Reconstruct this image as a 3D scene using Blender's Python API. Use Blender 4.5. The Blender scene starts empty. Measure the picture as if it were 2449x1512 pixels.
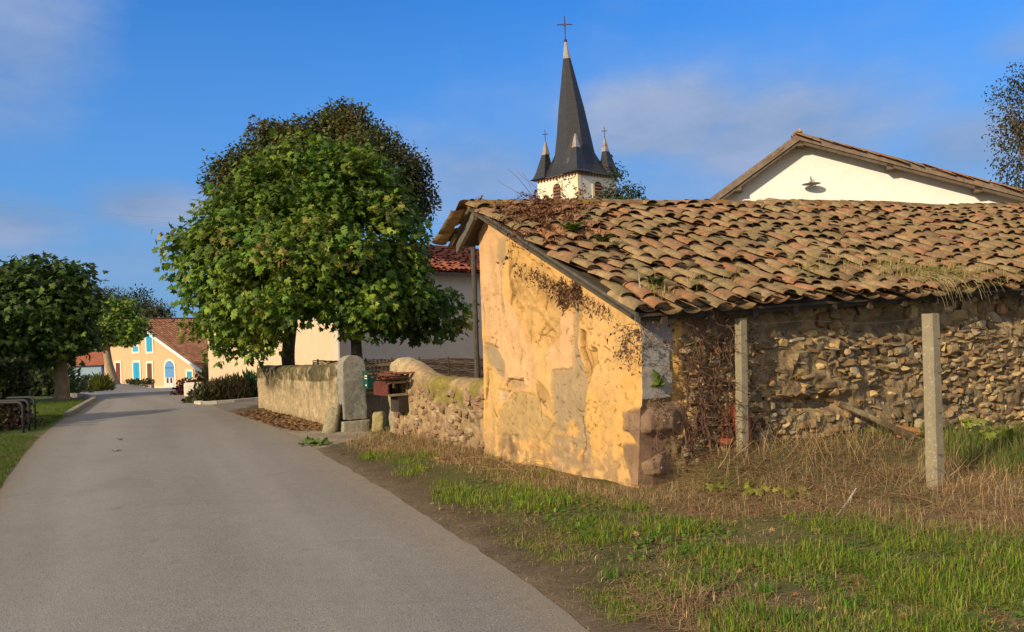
import bpy, bmesh, math, random
import numpy as np
from mathutils import Vector
random.seed(5); rng = np.random.default_rng(5)
SC = bpy.context.scene; COL = SC.collection
A_ = np.array
def nrm(v):
    v = np.asarray(v, float); return v/np.linalg.norm(v)

# ------------------------------------------------------------------ camera
F, CX, CY = 1900., 1224., 756.
ROLL, PITCH, EYE = math.radians(2.3), math.radians(1.33), 1.6
fw = A_([0, math.cos(PITCH), math.sin(PITCH)]); up0 = A_([0, -math.sin(PITCH), math.cos(PITCH)]); rt0 = A_([1., 0, 0])
cR, sR = math.cos(ROLL), math.sin(ROLL)
rt = cR*rt0-sR*up0; upv = sR*rt0+cR*up0; OC = A_([0, 0, EYE])
def ray(px, py):
    d = fw*F+rt*(px-CX)-upv*(py-CY); return d/d[1]
def at(px, py, Y): return OC+ray(px, py)*Y
def proj(P):
    d = P-OC; k = d@fw
    return np.stack([CX+F*(d@rt)/k, CY-F*(d@upv)/k], -1)
cd = bpy.data.cameras.new('camera'); cam = bpy.data.objects.new('camera', cd); COL.objects.link(cam)
from mathutils import Matrix
cam.matrix_world = Matrix(((rt[0], upv[0], -fw[0], 0), (rt[1], upv[1], -fw[1], 0), (rt[2], upv[2], -fw[2], EYE), (0, 0, 0, 1)))
cd.sensor_fit = 'HORIZONTAL'; cd.sensor_width = 36; cd.lens = 36*F/2448; cd.clip_end = 6000; cd.clip_start = .05
SC.camera = cam

# ------------------------------------------------------------------ noise
def _h(ix, iy, iz, seed):
    n = (ix*374761393+iy*668265263+iz*2147483647+seed*1274126177) & 0xffffffff
    n = ((n ^ (n >> 13))*1274126177) & 0xffffffff
    return ((n ^ (n >> 16)) & 0xffff)/65535.
def vn(p, seed=0):
    p = np.asarray(p, float); i = np.floor(p).astype(np.int64); f = p-i; f = f*f*(3-2*f)
    r = 0
    for a in (0, 1):
        for b in (0, 1):
            for c in (0, 1):
                w = (f[..., 0] if a else 1-f[..., 0])*(f[..., 1] if b else 1-f[..., 1])*(f[..., 2] if c else 1-f[..., 2])
                r = r+w*_h(i[..., 0]+a, i[..., 1]+b, i[..., 2]+c, seed)
    return r
def fbm(p, sc=1., o=4, seed=0):
    p = np.asarray(p, float)*sc; r = 0; a = .5; t = 0
    for k in range(o):
        r = r+a*vn(p, seed+k); t += a; p = p*2.03+7.1; a *= .5
    return r/t
def ss(a, b, x):
    x = np.clip((x-a)/(b-a), 0, 1); return x*x*(3-2*x)
def inpoly(P, poly):
    poly = np.asarray(poly, float); x, y = P[..., 0], P[..., 1]; r = np.zeros(x.shape, bool); n = len(poly)
    for i in range(n):
        x1, y1 = poly[i]; x2, y2 = poly[i-1]
        if y1 == y2: continue
        r ^= ((y1 > y) != (y2 > y)) & (x < (x2-x1)*(y-y1)/(y2-y1)+x1)
    return r
def segdist(P, pl, closed=False):
    pl = np.asarray(pl, float); d = np.full(P.shape[:-1], 1e9)
    for i in range(len(pl)-(0 if closed else 1)):
        a = pl[i]; b = pl[(i+1) % len(pl)]; ab = b-a
        t = np.clip(((P-a)@ab)/max(ab@ab, 1e-9), 0, 1)
        d = np.minimum(d, np.linalg.norm(P-a-t[..., None]*ab, axis=-1))
    return d

# ------------------------------------------------------------------ terrain height
ZY = [-9e3, 20, 25, 32, 40, 50, 69, 85, 130, 300, 9e3]; ZV = [0, 0, -.02, -.2, -.5, -.98, -1.85, -2.65, -3.6, -5, -12]
BANK = at(275, 921, 72)
def zg(x, y):
    x = np.asarray(x, float); y = np.asarray(y, float)
    z = np.interp(y, ZY, ZV)
    z = z+.55*np.exp(-(((x-BANK[0]+1)/3.2)**2+((y-BANK[1])/3.)**2)**2)
    rx, ry = x-1.293, y-7.986; t_ = rx*.89+ry*.456; a_ = rx*.456-ry*.89
    z = z+.27*ss(.15, .8, t_)*(1-ss(2.6, 6., t_))*np.where(a_ > 0, np.exp(-(a_/1.05)**2), 0)
    return z
def gz(px, py):
    r = ray(px, py); Y = 10.
    for _ in range(60):
        z = float(zg(r[0]*Y, Y)); Y = .5*Y+.5*min((z-EYE)/min(r[2], -.004), 400)
    return A_([r[0]*Y, Y, float(zg(r[0]*Y, Y))])
def gpoly(pp): return A_([gz(*p)[:2] for p in pp])

# ------------------------------------------------------------------ mesh builder
class MB:
    def __init__(s): s.V = []; s.F = []; s.C = []; s.n = 0
    def add(s, V, F, col=(.5, .5, .5)):
        V = np.asarray(V, float).reshape(-1, 3); col = np.asarray(col, float)
        s.C.append(np.broadcast_to(col, (len(V), 3)) if col.ndim == 1 else col)
        s.V.append(V)
        if isinstance(F, np.ndarray): s.F.append(F+s.n)
        else:
            d = {}
            for f in F: d.setdefault(len(f), []).append(f)
            for k in d: s.F.append(A_(d[k], dtype=np.int64)+s.n)
        s.n += len(V); return s
    def box(s, c, ax, ay, az, col=(.5, .5, .5), top=1.):
        c, ax, ay, az = map(lambda q: np.asarray(q, float), (c, ax, ay, az))
        V = [c+i*ax*(top if k > 0 else 1)+j*ay*(top if k > 0 else 1)+k*az for k in (-1, 1) for j in (-1, 1) for i in (-1, 1)]
        return s.add(V, [(0, 2, 3, 1), (4, 5, 7, 6), (0, 1, 5, 4), (2, 6, 7, 3), (0, 4, 6, 2), (1, 3, 7, 5)], col)
    def prism(s, pts, d, col=(.5, .5, .5)):
        pts = np.asarray(pts, float); n = len(pts); V = np.concatenate([pts, pts+np.asarray(d, float)])
        return s.add(V, [tuple(range(n)), tuple(range(2*n-1, n-1, -1))]+[(i, i+n, (i+1) % n+n, (i+1) % n) for i in range(n)], col)
    def tube(s, pts, rad, n=6, col=(.5, .5, .5), cap=True, wob=0):
        pts = np.asarray(pts, float); m = len(pts); rad = np.broadcast_to(np.asarray(rad, float), (m,))
        V = []; ref = A_([.31, .2, .93])
        for i in range(m):
            t = nrm(pts[min(i+1, m-1)]-pts[max(i-1, 0)])
            a = np.cross(t, ref)
            if np.linalg.norm(a) < .1: a = np.cross(t, A_([1., 0, 0]))
            a = nrm(a); b = np.cross(t, a)
            for k in range(n):
                th = 2*math.pi*k/n; w = 1+(random.uniform(-wob, wob) if wob else 0)
                V.append(pts[i]+rad[i]*w*(a*math.cos(th)+b*math.sin(th)))
        Fc = [(i*n+k, i*n+(k+1) % n, (i+1)*n+(k+1) % n, (i+1)*n+k) for i in range(m-1) for k in range(n)]
        if cap: Fc += [tuple(range(n-1, -1, -1)), tuple(range((m-1)*n, m*n))]
        return s.add(V, Fc, col)
    def grid(s, P, col=(.5, .5, .5), flip=False):
        P = np.asarray(P, float); m, n = P.shape[:2]
        i = np.arange(m*n).reshape(m, n)
        q = np.stack([i[:-1, :-1], i[1:, :-1], i[1:, 1:], i[:-1, 1:]], -1).reshape(-1, 4)
        if flip: q = q[:, ::-1]
        col = np.asarray(col, float)
        return s.add(P.reshape(-1, 3), q, col.reshape(-1, 3) if col.ndim == 3 else col)
    def build(s, name, mat, parent=None, smooth=False, origin=None):
        V = np.concatenate(s.V); C = np.concatenate(s.C)
        o0 = A_(parent['_o']) if parent is not None else (np.asarray(origin, float) if origin is not None else np.zeros(3))
        me = bpy.data.meshes.new(name)
        Fs = s.F; nl = sum(f.size for f in Fs); npol = sum(len(f) for f in Fs)
        me.vertices.add(len(V)); me.vertices.foreach_set('co', (V-o0).astype(np.float32).ravel())
        me.loops.add(nl); me.loops.foreach_set('vertex_index', np.concatenate([f.ravel() for f in Fs]).astype(np.int32))
        me.polygons.add(npol)
        tot = np.concatenate([np.full(len(f), f.shape[1]) for f in Fs]); st = np.concatenate([[0], np.cumsum(tot)[:-1]])
        me.polygons.foreach_set('loop_start', st.astype(np.int32))
        me.polygons.foreach_set('use_smooth', np.full(npol, bool(smooth)))
        me.update(calc_edges=True); me.validate()
        a = me.color_attributes.new('Col', 'FLOAT_COLOR', 'POINT')
        a.data.foreach_set('color', np.concatenate([C, np.ones((len(C), 1))], 1).astype(np.float32).ravel())
        me.materials.append(mat)
        o = bpy.data.objects.new(name, me); COL.objects.link(o); o['_o'] = list(o0)
        if parent is not None: o.parent = parent
        else: o.location = o0
        return o
def thing(name, base, label, cat, group=None):
    o = bpy.data.objects.new(name, None); COL.objects.link(o); o.location = base; o['_o'] = [float(q) for q in base]
    o.empty_display_size = .2; return tag(o, label, cat, group)
def tag(o, label=None, cat=None, group=None, kind=None):
    if label: o['label'] = label
    if cat: o['category'] = cat
    if group: o['group'] = group
    if kind: o['kind'] = kind
    return o

# ------------------------------------------------------------------ materials
class NT:
    def __init__(s, nt): s.nt = nt
    def __call__(s, ty, **kw):
        n = s.nt.nodes.new('ShaderNode'+ty)
        for k, v in kw.items():
            if k.startswith('i_'):
                key = k[2:]; key = int(key) if key.isdigit() else key
                s.set(n.inputs[key], v)
            else: setattr(n, k, v)
        return n
    def set(s, sock, v):
        if hasattr(v, 'is_output'): s.nt.links.new(v, sock)
        else:
            if hasattr(sock.default_value, '__len__') and len(sock.default_value) == 4 and len(v) == 3: v = (*v, 1)
            sock.default_value = v
    def math(s, op, a, b=0., c=None, clamp=False):
        n = s('Math', operation=op, use_clamp=clamp); s.set(n.inputs[0], a); s.set(n.inputs[1], b)
        if c is not None: s.set(n.inputs[2], c)
        return n.outputs[0]
    def mix(s, f, a, b, mode='MIX'):
        n = s('Mix', data_type='RGBA', blend_type=mode); s.set(n.inputs[0], f); s.set(n.inputs[6], a); s.set(n.inputs[7], b)
        return n.outputs[2]
    def noise(s, vec, scale, detail=6, rough=.6):
        n = s('TexNoise'); s.set(n.inputs['Vector'], vec); n.inputs['Scale'].default_value = scale
        n.inputs['Detail'].default_value = detail; n.inputs['Roughness'].default_value = rough; return n.outputs['Fac']
    def ramp(s, v, a, b):
        n = s('MapRange', clamp=True); s.set(n.inputs[0], v); n.inputs[1].default_value = a; n.inputs[2].default_value = b; return n.outputs[0]
def mat(name, base=None, var=.3, ns=5, rough=.9, bump=.4, bs=40, bd=.02, spots=(), transl=0, spec=.25, metal=0, wave=None, stretch=None):
    m = bpy.data.materials.new(name); m.use_nodes = True; nt = m.node_tree; nt.nodes.clear(); g = NT(nt)
    vec = g('TexCoord').outputs['Object']
    if stretch: vec = g('Mapping', i_Vector=vec, i_Scale=stretch).outputs[0]
    if base is None: c = g('Attribute', attribute_name='Col').outputs['Color']
    else: c = g('RGB').outputs[0]; c.default_value = (*base, 1)
    for (sc, lo, hi, col, amt) in spots:
        f = g.math('MULTIPLY', g.ramp(g.noise(vec, sc, 5), lo, hi), amt)
        c = g.mix(f, c, col)
    if var:
        n1 = g.noise(vec, ns, 8, .65); n2 = g.noise(vec, ns*9, 3)
        k = g.math('MULTIPLY_ADD', g.math('ADD', g.math('SUBTRACT', n1, .5), g.math('MULTIPLY', g.math('SUBTRACT', n2, .5), .6)), var*3, 1.)
        cc = g('CombineColor'); [g.set(cc.inputs[i], k) for i in range(3)]
        c = g.mix(1., c, cc.outputs[0], 'MULTIPLY')
    b = g('BsdfPrincipled'); g.set(b.inputs['Base Color'], c); b.inputs['Roughness'].default_value = rough
    b.inputs['Specular IOR Level'].default_value = spec; b.inputs['Metallic'].default_value = metal
    if bump:
        bn = g('Bump', i_Strength=bump, i_Distance=bd); g.set(bn.inputs['Height'], g.noise(vec, bs, 6, .7)); g.set(b.inputs['Normal'], bn.outputs[0])
    o = g('OutputMaterial'); sh = b.outputs[0]
    if transl:
        t = g('BsdfTranslucent'); g.set(t.inputs[0], c); mx = g('MixShader', i_0=transl); g.set(mx.inputs[1], sh); g.set(mx.inputs[2], t.outputs[0]); sh = mx.outputs[0]
    nt.links.new(sh, o.inputs[0]); return m
M = {}
M['ground'] = mat('ground_soil', None, .45, 3, .95, .9, 30, .03, spots=((14, .5, .75, (.05, .038, .018), .5), (60, .55, .75, (.2, .15, .09), .45)))
M['road'] = mat('asphalt', None, .12, 9, .85, .9, 90, .008, spots=((120, .54, .66, (.46, .43, .38), .75), (95, .55, .68, (.05, .047, .042), .8), (45, .6, .75, (.09, .085, .08), .35), (.9, .55, .7, (.17, .15, .13), .3), (2.2, .66, .7, (.12, .11, .1), .3)))
M['tile'] = mat('roof_tile', None, .5, 9, .93, .7, 55, .012, spots=((4, .5, .66, (.22, .18, .085), .75), (26, .56, .68, (.36, .30, .18), .55), (3.2, .64, .75, (.36, .20, .03), .5), (20, .55, .7, (.085, .06, .035), .65), (1.3, .52, .7, (.13, .11, .05), .5)))
M['tile_red'] = mat('red_roof_tile', None, .35, 3, .9, .5, 40, .01, spots=((2, .5, .7, (.1, .06, .04), .5),))
M['plaster'] = mat('old_plaster', None, .2, 7, .95, .8, 45, .008, spots=((3., .58, .8, (.4, .24, .08), .25),))
M['stone'] = mat('rubble_stone', None, .5, 14, .95, .7, 55, .012, spots=((6, .55, .75, (.06, .05, .03), .35),))
M['wallplaster'] = mat('weathered_wall', None, .45, 9, .95, .9, 45, .02, spots=((20, .52, .7, (.09, .07, .045), .55), (8, .55, .75, (.42, .34, .22), .5)))
M['block'] = mat('lichen_block', None, .4, 12, .95, .6, 60, .01, spots=((26, .52, .66, (.09, .085, .07), .6), (40, .58, .7, (.4, .38, .3), .5)))
M['wood'] = mat('grey_wood', None, .5, 8, .9, .5, 30, .01, stretch=(1, 1, 1))
M['concrete'] = mat('post_concrete', None, .22, 12, .92, .5, 80, .006, spots=((35, .6, .68, (.55, .54, .48), .7), (5, .55, .8, (.16, .15, .09), .4)))
M['white'] = mat('white_render', None, .1, 4, .93, .35, 50, .01, spots=((30, .66, .72, (.3, .28, .25), .35), (1.5, .5, .8, (.6, .58, .52), .2)))
M['paint'] = mat('painted', None, .12, 10, .6, .1, 30, .005)
M['slate'] = mat('slate', None, .4, 4, .5, .3, 12, .02, spec=.5, spots=((1.3, .5, .75, (.05, .055, .065), .5),), stretch=(1, 1, 4))
M['zinc'] = mat('rusty_zinc', None, .3, 5, .5, .1, 20, .01, metal=.2, spots=((2.4, .48, .62, (.33, .14, .04), .9),))
M['iron'] = mat('dark_iron', None, .3, 20, .6, .2, 60, .004)
M['leaf'] = mat('leaf', None, 0, 1, .55, 0, transl=.3, spec=.35)
M['grass'] = mat('grass_blade', None, 0, 1, .65, 0, transl=.3, spec=.25)
M['dry'] = mat('dry_stem', None, 0, 1, .9, 0, spec=.1, transl=.12)
M['bark'] = mat('plane_bark', None, .45, 6, .95, .8, 25, .03, spots=((5, .5, .62, (.33, .28, .17), .5),))
M['twig'] = mat('twig', None, .3, 20, .95, 0)

# ------------------------------------------------------------------ sun and sky
SAZ, SEL = math.radians(226.5), math.radians(23)        # direction to the sun, from +x anticlockwise
sd = A_([math.cos(SAZ)*math.cos(SEL), math.sin(SAZ)*math.cos(SEL), math.sin(SEL)])
sl = bpy.data.lights.new('sun', 'SUN'); sl.energy = 4.6; sl.angle = math.radians(.6); sl.color = (1, .8, .54)
so = bpy.data.objects.new('sun', sl); COL.objects.link(so); so.rotation_euler = Vector(sd).to_track_quat('Z', 'Y').to_euler(); so.location = (-20, -20, 30)
W = bpy.data.worlds.new('World'); SC.world = W; W.use_nodes = True; W.node_tree.nodes.clear(); g = NT(W.node_tree)
sky = g('TexSky', sky_type='NISHITA', sun_disc=False); sky.sun_elevation = SEL; sky.sun_rotation = math.pi/2-SAZ
sky.air_density = 1.; sky.dust_density = .3; sky.ozone_density = 3.
d = g('TexCoord').outputs['Generated']
dz = g('SeparateXYZ', i_0=d).outputs[2]
hs = g('HueSaturation', i_Saturation=1.2, i_Value=1.0, i_Color=sky.outputs[0]).outputs[0]
hs = g.mix(1., hs, (.36, 1.3, 2.05), 'MULTIPLY')
w1 = g('Mapping', i_Vector=d, i_Scale=(1, 1, 2.2)).outputs[0]
nz = g.noise(w1, 5.5, 9, .58)
def blob(px, py, r0, r1, amt, sq=2.4):
    c = nrm(ray(px, py)); c = c*A_([1, 1, sq])
    v = g('Mapping', i_Vector=d, i_Scale=(1, 1, sq)).outputs[0]
    dist = g('VectorMath', operation='DISTANCE'); g.set(dist.inputs[0], v); dist.inputs[1].default_value = c
    dd = g.math('MULTIPLY_ADD', g.math('SUBTRACT', nz, .5), -.9*r1, dist.outputs['Value'])
    return g.math('MULTIPLY', g.math('SUBTRACT', 1., g.ramp(dd, r0, r1)), amt)
cl = None
for b in ((0, 60, .04, .13, .72, 1.1), (-60, 190, .03, .13, .6, 1.4), (350, 495, .03, .10, 1.1), (300, 620, .0, .14, .5), (20, 540, .02, .12, 1.), (60, 700, .0, .2, .5), (1600, 300, .06, .2, 1.), (1850, 330, .06, .26, 1.), (1150, 420, .03, .2, .8), (2330, 350, .04, .17, .9), (2440, 110, .0, .07, .6), (1700, 440, .1, .5, .6)):
    m_ = blob(*b); cl = m_ if cl is None else g.math('MAXIMUM', cl, m_)
cl = g.math('MULTIPLY', cl, g.math('MULTIPLY_ADD', nz, .9, .55), clamp=True)
hor = g.math('MULTIPLY', g.math('SUBTRACT', 1., g.ramp(dz, .0, .47)), .95)
c1 = g.mix(cl, g.mix(hor, hs, (1.75, 3.25, 6.0)), g.mix(g.ramp(nz, .35, .7), (2.2, 3.35, 5.6), (3.6, 4.6, 6.8)))
c1 = g.mix(g.math('MULTIPLY', g.ramp(dz, .45, .8), .85), c1, (5.6, 5.4, 5.1))  # whitish sky overhead, above the view, added to neutralise and brighten the fill
# unseen sky behind the photographer: warm white brightness added for neutral fill light
bk = g('VectorMath', operation='DOT_PRODUCT'); g.set(bk.inputs[0], d); bk.inputs[1].default_value = nrm(A_([-.45, -.85, .35]))
bm = g.math('MULTIPLY', g.ramp(bk.outputs['Value'], .05, .85), .85)
c2 = g.mix(bm, c1, (8.5, 7.6, 6.4))
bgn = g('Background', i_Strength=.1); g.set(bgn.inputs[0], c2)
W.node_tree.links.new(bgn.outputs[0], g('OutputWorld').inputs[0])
vs = SC.view_settings; vs.view_transform = 'Standard'; vs.look = 'None'; vs.exposure = 0; vs.gamma = 1

# ================================================================== GROUND AND ROAD
R_right = [(9, -14), (5, -6), (2.6, 0), (1.1, 2.8)]+[tuple(gz(*p)[:2]) for p in ((1410, 1512), (1250, 1390), (1100, 1290), (930, 1175), (760, 1080), (690, 1036), (620, 1008), (540, 984), (500, 968), (460, 952), (440, 940), (425, 933))]+[(-30, 84), (-29, 92)]
R_left = [(4.6, -14), (.8, -6), (-1.6, 0), (-2.6, 2.4)]+[tuple(gz(*p)[:2]) for p in ((-150, 1390), (-70, 1260), (0, 1170), (45, 1105), (95, 1045), (160, 997), (222, 961), (225, 955), (190, 949), (150, 944), (170, 938), (185, 934))]+[(-47, 84), (-60, 92)]
def resample(pl, n, sm=2):
    pl = np.asarray(pl, float); k = np.arange(len(pl)); t = np.linspace(0, len(pl)-1, n)
    out = np.stack([np.interp(t, k, pl[:, i]) for i in range(pl.shape[1])], 1)
    for _ in range(sm*n//len(pl)): out[1:-1] = .25*out[:-2]+.5*out[1:-1]+.25*out[2:]
    return out
RL, RR = resample(R_left, 300), resample(R_right, 300)
road_poly = np.concatenate([RL, RR[::-1]])
nu = 41; uu = np.linspace(0, 1, nu)
P2 = RL[:, None]*(1-uu)[None, :, None]+RR[:, None]*uu[None, :, None]
edge = np.minimum(uu, 1-uu)[None]
jit = (fbm(np.dstack([P2, P2[..., :1]*0]), 3., 4, 3)-.5)*.07
dirx = nrm(A_([.9, .43])); P2 = P2+jit[..., None]*((uu > .98)*1.-(uu < .02)*1.)[None, :, None]*dirx
Z = zg(P2[..., 0], P2[..., 1])+.03*(1-(2*uu-1)**2)[None]+.008
tr = np.exp(-((uu-.27)/.1)**2)+np.exp(-((uu-.7)/.1)**2)
n_ = fbm(np.dstack([P2, P2[..., :1]*0]), .8, 4, 9)
base = .240+.034*tr[None]+.03*(n_-.5)
kk = np.arange(len(RL))[:, None]+0*uu[None]; base = base+.05*(fbm(np.stack([uu[None]*22+0*kk, kk*.035, 0*kk], -1), 1., 3, 19)-.5)+.04*(fbm(np.stack([uu[None]*5+0*kk, kk*.06, 0*kk], -1), 1., 3, 20)-.5)
rc = base[..., None]*A_([1., .935, .835]); w = ss(.86, 1., uu)[None]*(.4+.6*n_); rc = rc*(1-w[..., None])+w[..., None]*A_([.27, .215, .15])
w = ss(.10, 0, uu)[None]*(.4+.6*n_); rc = rc*(1-w[..., None])+w[..., None]*A_([.2, .16, .1])
b = MB(); b.grid(np.dstack([P2, Z]), rc, flip=True)
tag(b.build('road', M['road'], smooth=True), 'pale grey worn asphalt lane curving away to the left past the stone wall', 'road', kind='structure')

apron_px = [(905, 1050), (870, 1030), (800, 1030), (700, 1024), (640, 1012), (680, 1034), (750, 1076), (800, 1062)]
apron = gpoly(apron_px)
fore = gpoly([(540, 985), (575, 978), (640, 966), (640, 956), (560, 962), (486, 969), (505, 975)])
lawn = gpoly([(-200, 1010), (60, 1012), (95, 1040), (160, 995), (218, 960), (190, 951), (80, 955), (-200, 960)])
verge_l = gpoly([(-220, 1060), (70, 1040), (95, 1045), (45, 1105), (0, 1168), (-100, 1300), (-300, 1300)])

xs = np.concatenate([-np.geomspace(19, 1800, 34)[::-1], np.arange(-18.9, 15, .11), np.geomspace(15.2, 1800, 36)])
ys = np.concatenate([-np.geomspace(4, 600, 16)[::-1], np.arange(-3.9, 24, .11), np.geomspace(24.2, 3000, 60)])
X, Y = np.meshgrid(xs, ys, indexing='ij'); PG = np.stack([X, Y], -1)
inr = inpoly(PG, road_poly); dr = segdist(PG, np.concatenate([RL[::4], RR[::-4]]), True); sdist = np.where(inr, -dr, dr)
ina = inpoly(PG, apron); inf_ = inpoly(PG, fore)
near = np.exp(-(np.hypot(X, Y-8)/30)**2)
P3 = np.stack([X, Y, X*0], -1)
nA = fbm(P3, 1.3, 4, 21); nB = fbm(P3, 5., 4, 22); nC = fbm(P3, .35, 3, 23)
Z = zg(X, Y)-.03*ss(-.02, -.22, sdist)-.1*(sdist < -.3)+.004+near*ss(.0, .5, sdist)*((nA-.5)*.10+(nB-.5)*.05+.015)
BX = (PG-A_([1.293, 7.986]))
bs_, bt_ = BX@nrm(A_([-.5, -.86])), BX@A_([.89, .456])
Z = Z-.01*ina
g_soil = A_([.115, .08, .045]); g_straw = A_([.25, .165, .08]); g_green = A_([.075, .10, .02]); g_lawn = A_([.085, .125, .018]); g_apr = A_([.30, .25, .18])
C = np.broadcast_to(g_soil, X.shape+(3,)).copy()
def lay(C, w, c): return C*(1-w[..., None])+w[..., None]*A_(c)
C = lay(C, ss(.5, 2.2, sdist+(nA-.5)*2.2)*(X > -7)*(.5+.5*nB), g_straw)
C = lay(C, ss(.40, .56, nA)*ss(.15, .9, sdist)*.75, g_green)
C = lay(C, ss(.35, 0, sdist+(nB-.5)*.25)*.7, (.2, .155, .1))
C = lay(C, ss(60, 130, np.hypot(X, Y)), (.07, .1, .03))
C = lay(C, (X < -9)*(sdist > .15)*1., g_lawn*.8)
C = lay(C, inpoly(PG, lawn)*1., g_lawn); C = lay(C, inpoly(PG, verge_l)*ss(.1, .5, sdist+(nB-.5)*.3), g_lawn*.75)
C = lay(C, (ina)*1., g_apr); C = lay(C, inf_*1., (.2, .18, .155))
b = MB(); b.grid(np.dstack([X, Y, Z]), C, flip=True)
tag(b.build('ground', M['ground'], smooth=True), 'brown soil and rough ground beside the lane', 'ground', kind='structure')
def gzz(x, y): return zg(x, y)+.012

# ================================================================== VEGETATION HELPERS
LOBE = A_([(0, 0, 0), (.30, -.10, 0), (.52, .16, -.03), (.30, .26, .0), (.48, .62, -.05), (.20, .56, .01), (0, 1., -.08), (-.20, .56, .01), (-.48, .62, -.05), (-.30, .26, .0), (-.52, .16, -.03), (-.30, -.10, 0), (0, .36, .07)])
LOBEF = A_([(12, i, i+1) for i in range(0, 11)]+[(12, 11, 0)])
OVAL = A_([(0, 0, 0), (.28, .3, -.03), (.2, .72, -.03), (0, 1, -.06), (-.2, .72, -.03), (-.28, .3, -.03)]); OVALF = A_([(0, 1, 2), (0, 2, 3), (0, 3, 4), (0, 4, 5)])
def leaves(P, D, N, S, C, tmpl=LOBE, tf=LOBEF):
    """P base points, D stalk->tip directions, N face normals, S sizes, C colours"""
    n = len(P); D = D/np.linalg.norm(D, axis=1, keepdims=True)
    X_ = np.cross(D, N); X_ /= np.linalg.norm(X_, axis=1, keepdims=True)+1e-9; Nn = np.cross(X_, D)
    T = tmpl[None]*S[:, None, None]
    V = P[:, None]+X_[:, None]*T[..., :1]+D[:, None]*T[..., 1:2]+Nn[:, None]*T[..., 2:3]
    k = len(tmpl); Fc = (tf[None]+(np.arange(n)*k)[:, None, None]).reshape(-1, tf.shape[1])
    return V.reshape(-1, 3), Fc, np.repeat(C, k, axis=0)
def rdir(n):
    v = rng.normal(size=(n, 3)); return v/np.linalg.norm(v, axis=1, keepdims=True)
def pal(n, cols, wts=None, j=.18):
    cols = A_(cols, dtype=float); i = rng.choice(len(cols), n, p=None if wts is None else A_(wts)/sum(wts))
    return cols[i]*(1+rng.uniform(-j, j, (n, 1)))
def crown(lumps, ncl, per, size, cols, wts, tmpl=LOBE, tf=LOBEF, spread=.34, shell=.72, droop=.55, jit=.2):
    """leaf clumps over a union of ellipsoids (centre, radii)"""
    b = MB(); Cs = A_([l[0] for l in lumps]); Rs = A_([l[1] for l in lumps], dtype=float)
    area = (Rs.prod(1))**(2/3.); pick = rng.choice(len(lumps), ncl, p=area/area.sum())
    u = rdir(ncl); bump = 1+.36*(fbm(u*2.1+pick[:, None]*7.3, 1., 3, 5)-.5)*2*.55
    rr = (1-(1-shell)*rng.random(ncl)**1.6)*bump
    P = Cs[pick]+u*Rs[pick]*rr[:, None]
    keep = np.ones(ncl, bool)
    for i in range(len(lumps)):
        q = np.linalg.norm((P-Cs[i])/Rs[i], axis=1); keep &= ~((q < .62) & (pick != i))
    P, u = P[keep], u[keep]; m = len(P)
    ctr = Cs.mean(0); o = P-ctr; o /= np.linalg.norm(o, axis=1, keepdims=True); o = .6*u+.4*o
    tw = rng.random(m)
    cc = pal(m, cols, wts, .12)*rng.uniform(.6, 1.45, (m, 1))
    n = m*per; idx = np.repeat(np.arange(m), per)
    off = np.clip(rng.normal(size=(n, 3)), -1.5, 1.5)*spread*A_([1, 1, .75])
    LP = P[idx]+off
    D = o[idx]*.7+rdir(n)*.8+A_([0, 0, -droop]); N = o[idx]*.75+A_([0, 0, .5])+rdir(n)*.55
    S = size*rng.uniform(.55, 1.2, n)
    C = cc[idx]*(1+rng.uniform(-jit, jit, (n, 1)))*(1+rng.normal(size=(n, 3))*.05)
    b.add(*leaves(LP, D, N, S, np.clip(C, .003, 1), tmpl, tf)); return b, P
def trunk(b, p0, p1, r0, r1, col, bend=.06, n=9, m=8):
    t = np.linspace(0, 1, m); L = np.linalg.norm(p1-p0); w = rng.normal(size=3)*bend*L; w[2] = 0
    pts = p0+(p1-p0)*t[:, None]+w*np.sin(t*math.pi)[:, None]; r = r0+(r1-r0)*t; r[0] *= 1.25
    b.tube(pts, r, n, col, wob=.08); return pts
def tree(name, base, fork, lumps, tr, ncl, per, size, cols, wts, label, group=None, tmpl=LOBE, tf=LOBEF, bark=(.12, .1, .075), spread=.34, shell=.72, limbs=10, droop=.55):
    t = thing(name, base, label, 'tree', group); lumps = list(lumps); L0 = list(lumps)
    if name in ('plane_tree', 'lime_tree'):
        for _ in range(16):
            c0, r0 = L0[rng.integers(len(L0))]; u0 = rdir(1)[0]; u0[2] = abs(u0[2])*1.1-.2; s0 = rng.uniform(.14, .3)*max(r0); lumps.append((A_(c0)+u0*A_(r0)*rng.uniform(1., 1.16), (s0, s0, s0*.8)))
    cb, CP = crown(lumps, ncl, per, size, cols, wts, tmpl, tf, spread, shell, droop)
    b = MB(); trunk(b, A_(base)-A_([0, 0, .15]), A_(fork), tr, tr*.72, bark)
    for i in rng.choice(len(CP), min(limbs, len(CP)), replace=False):
        q = CP[i]; mid = A_(fork)*.5+q*.5+rng.normal(size=3)*.15
        pts = A_([A_(fork)-A_([0, 0, tr*.4]), A_(fork)*.75+q*.25+A_([0, 0, .1]), mid, q]); b.tube(resample(pts, 8, 1), np.linspace(tr*.5, tr*.07, 8), 6, bark, wob=.06)
    b.build('trunk', M['bark'], t, smooth=True); cb.build('crown', M['leaf'], t); return t
def lump(px, py, Y, rpx, rz=None, ry=None):
    k_ = Y/F; q_ = 1 if Y > 29 or Y < 16 else (.84 if Y > 24 else .9)
    return (at(px, py, Y), (rpx*k_*q_, (ry or rpx)*k_*q_, (rz or rpx)*k_*q_))

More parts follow.
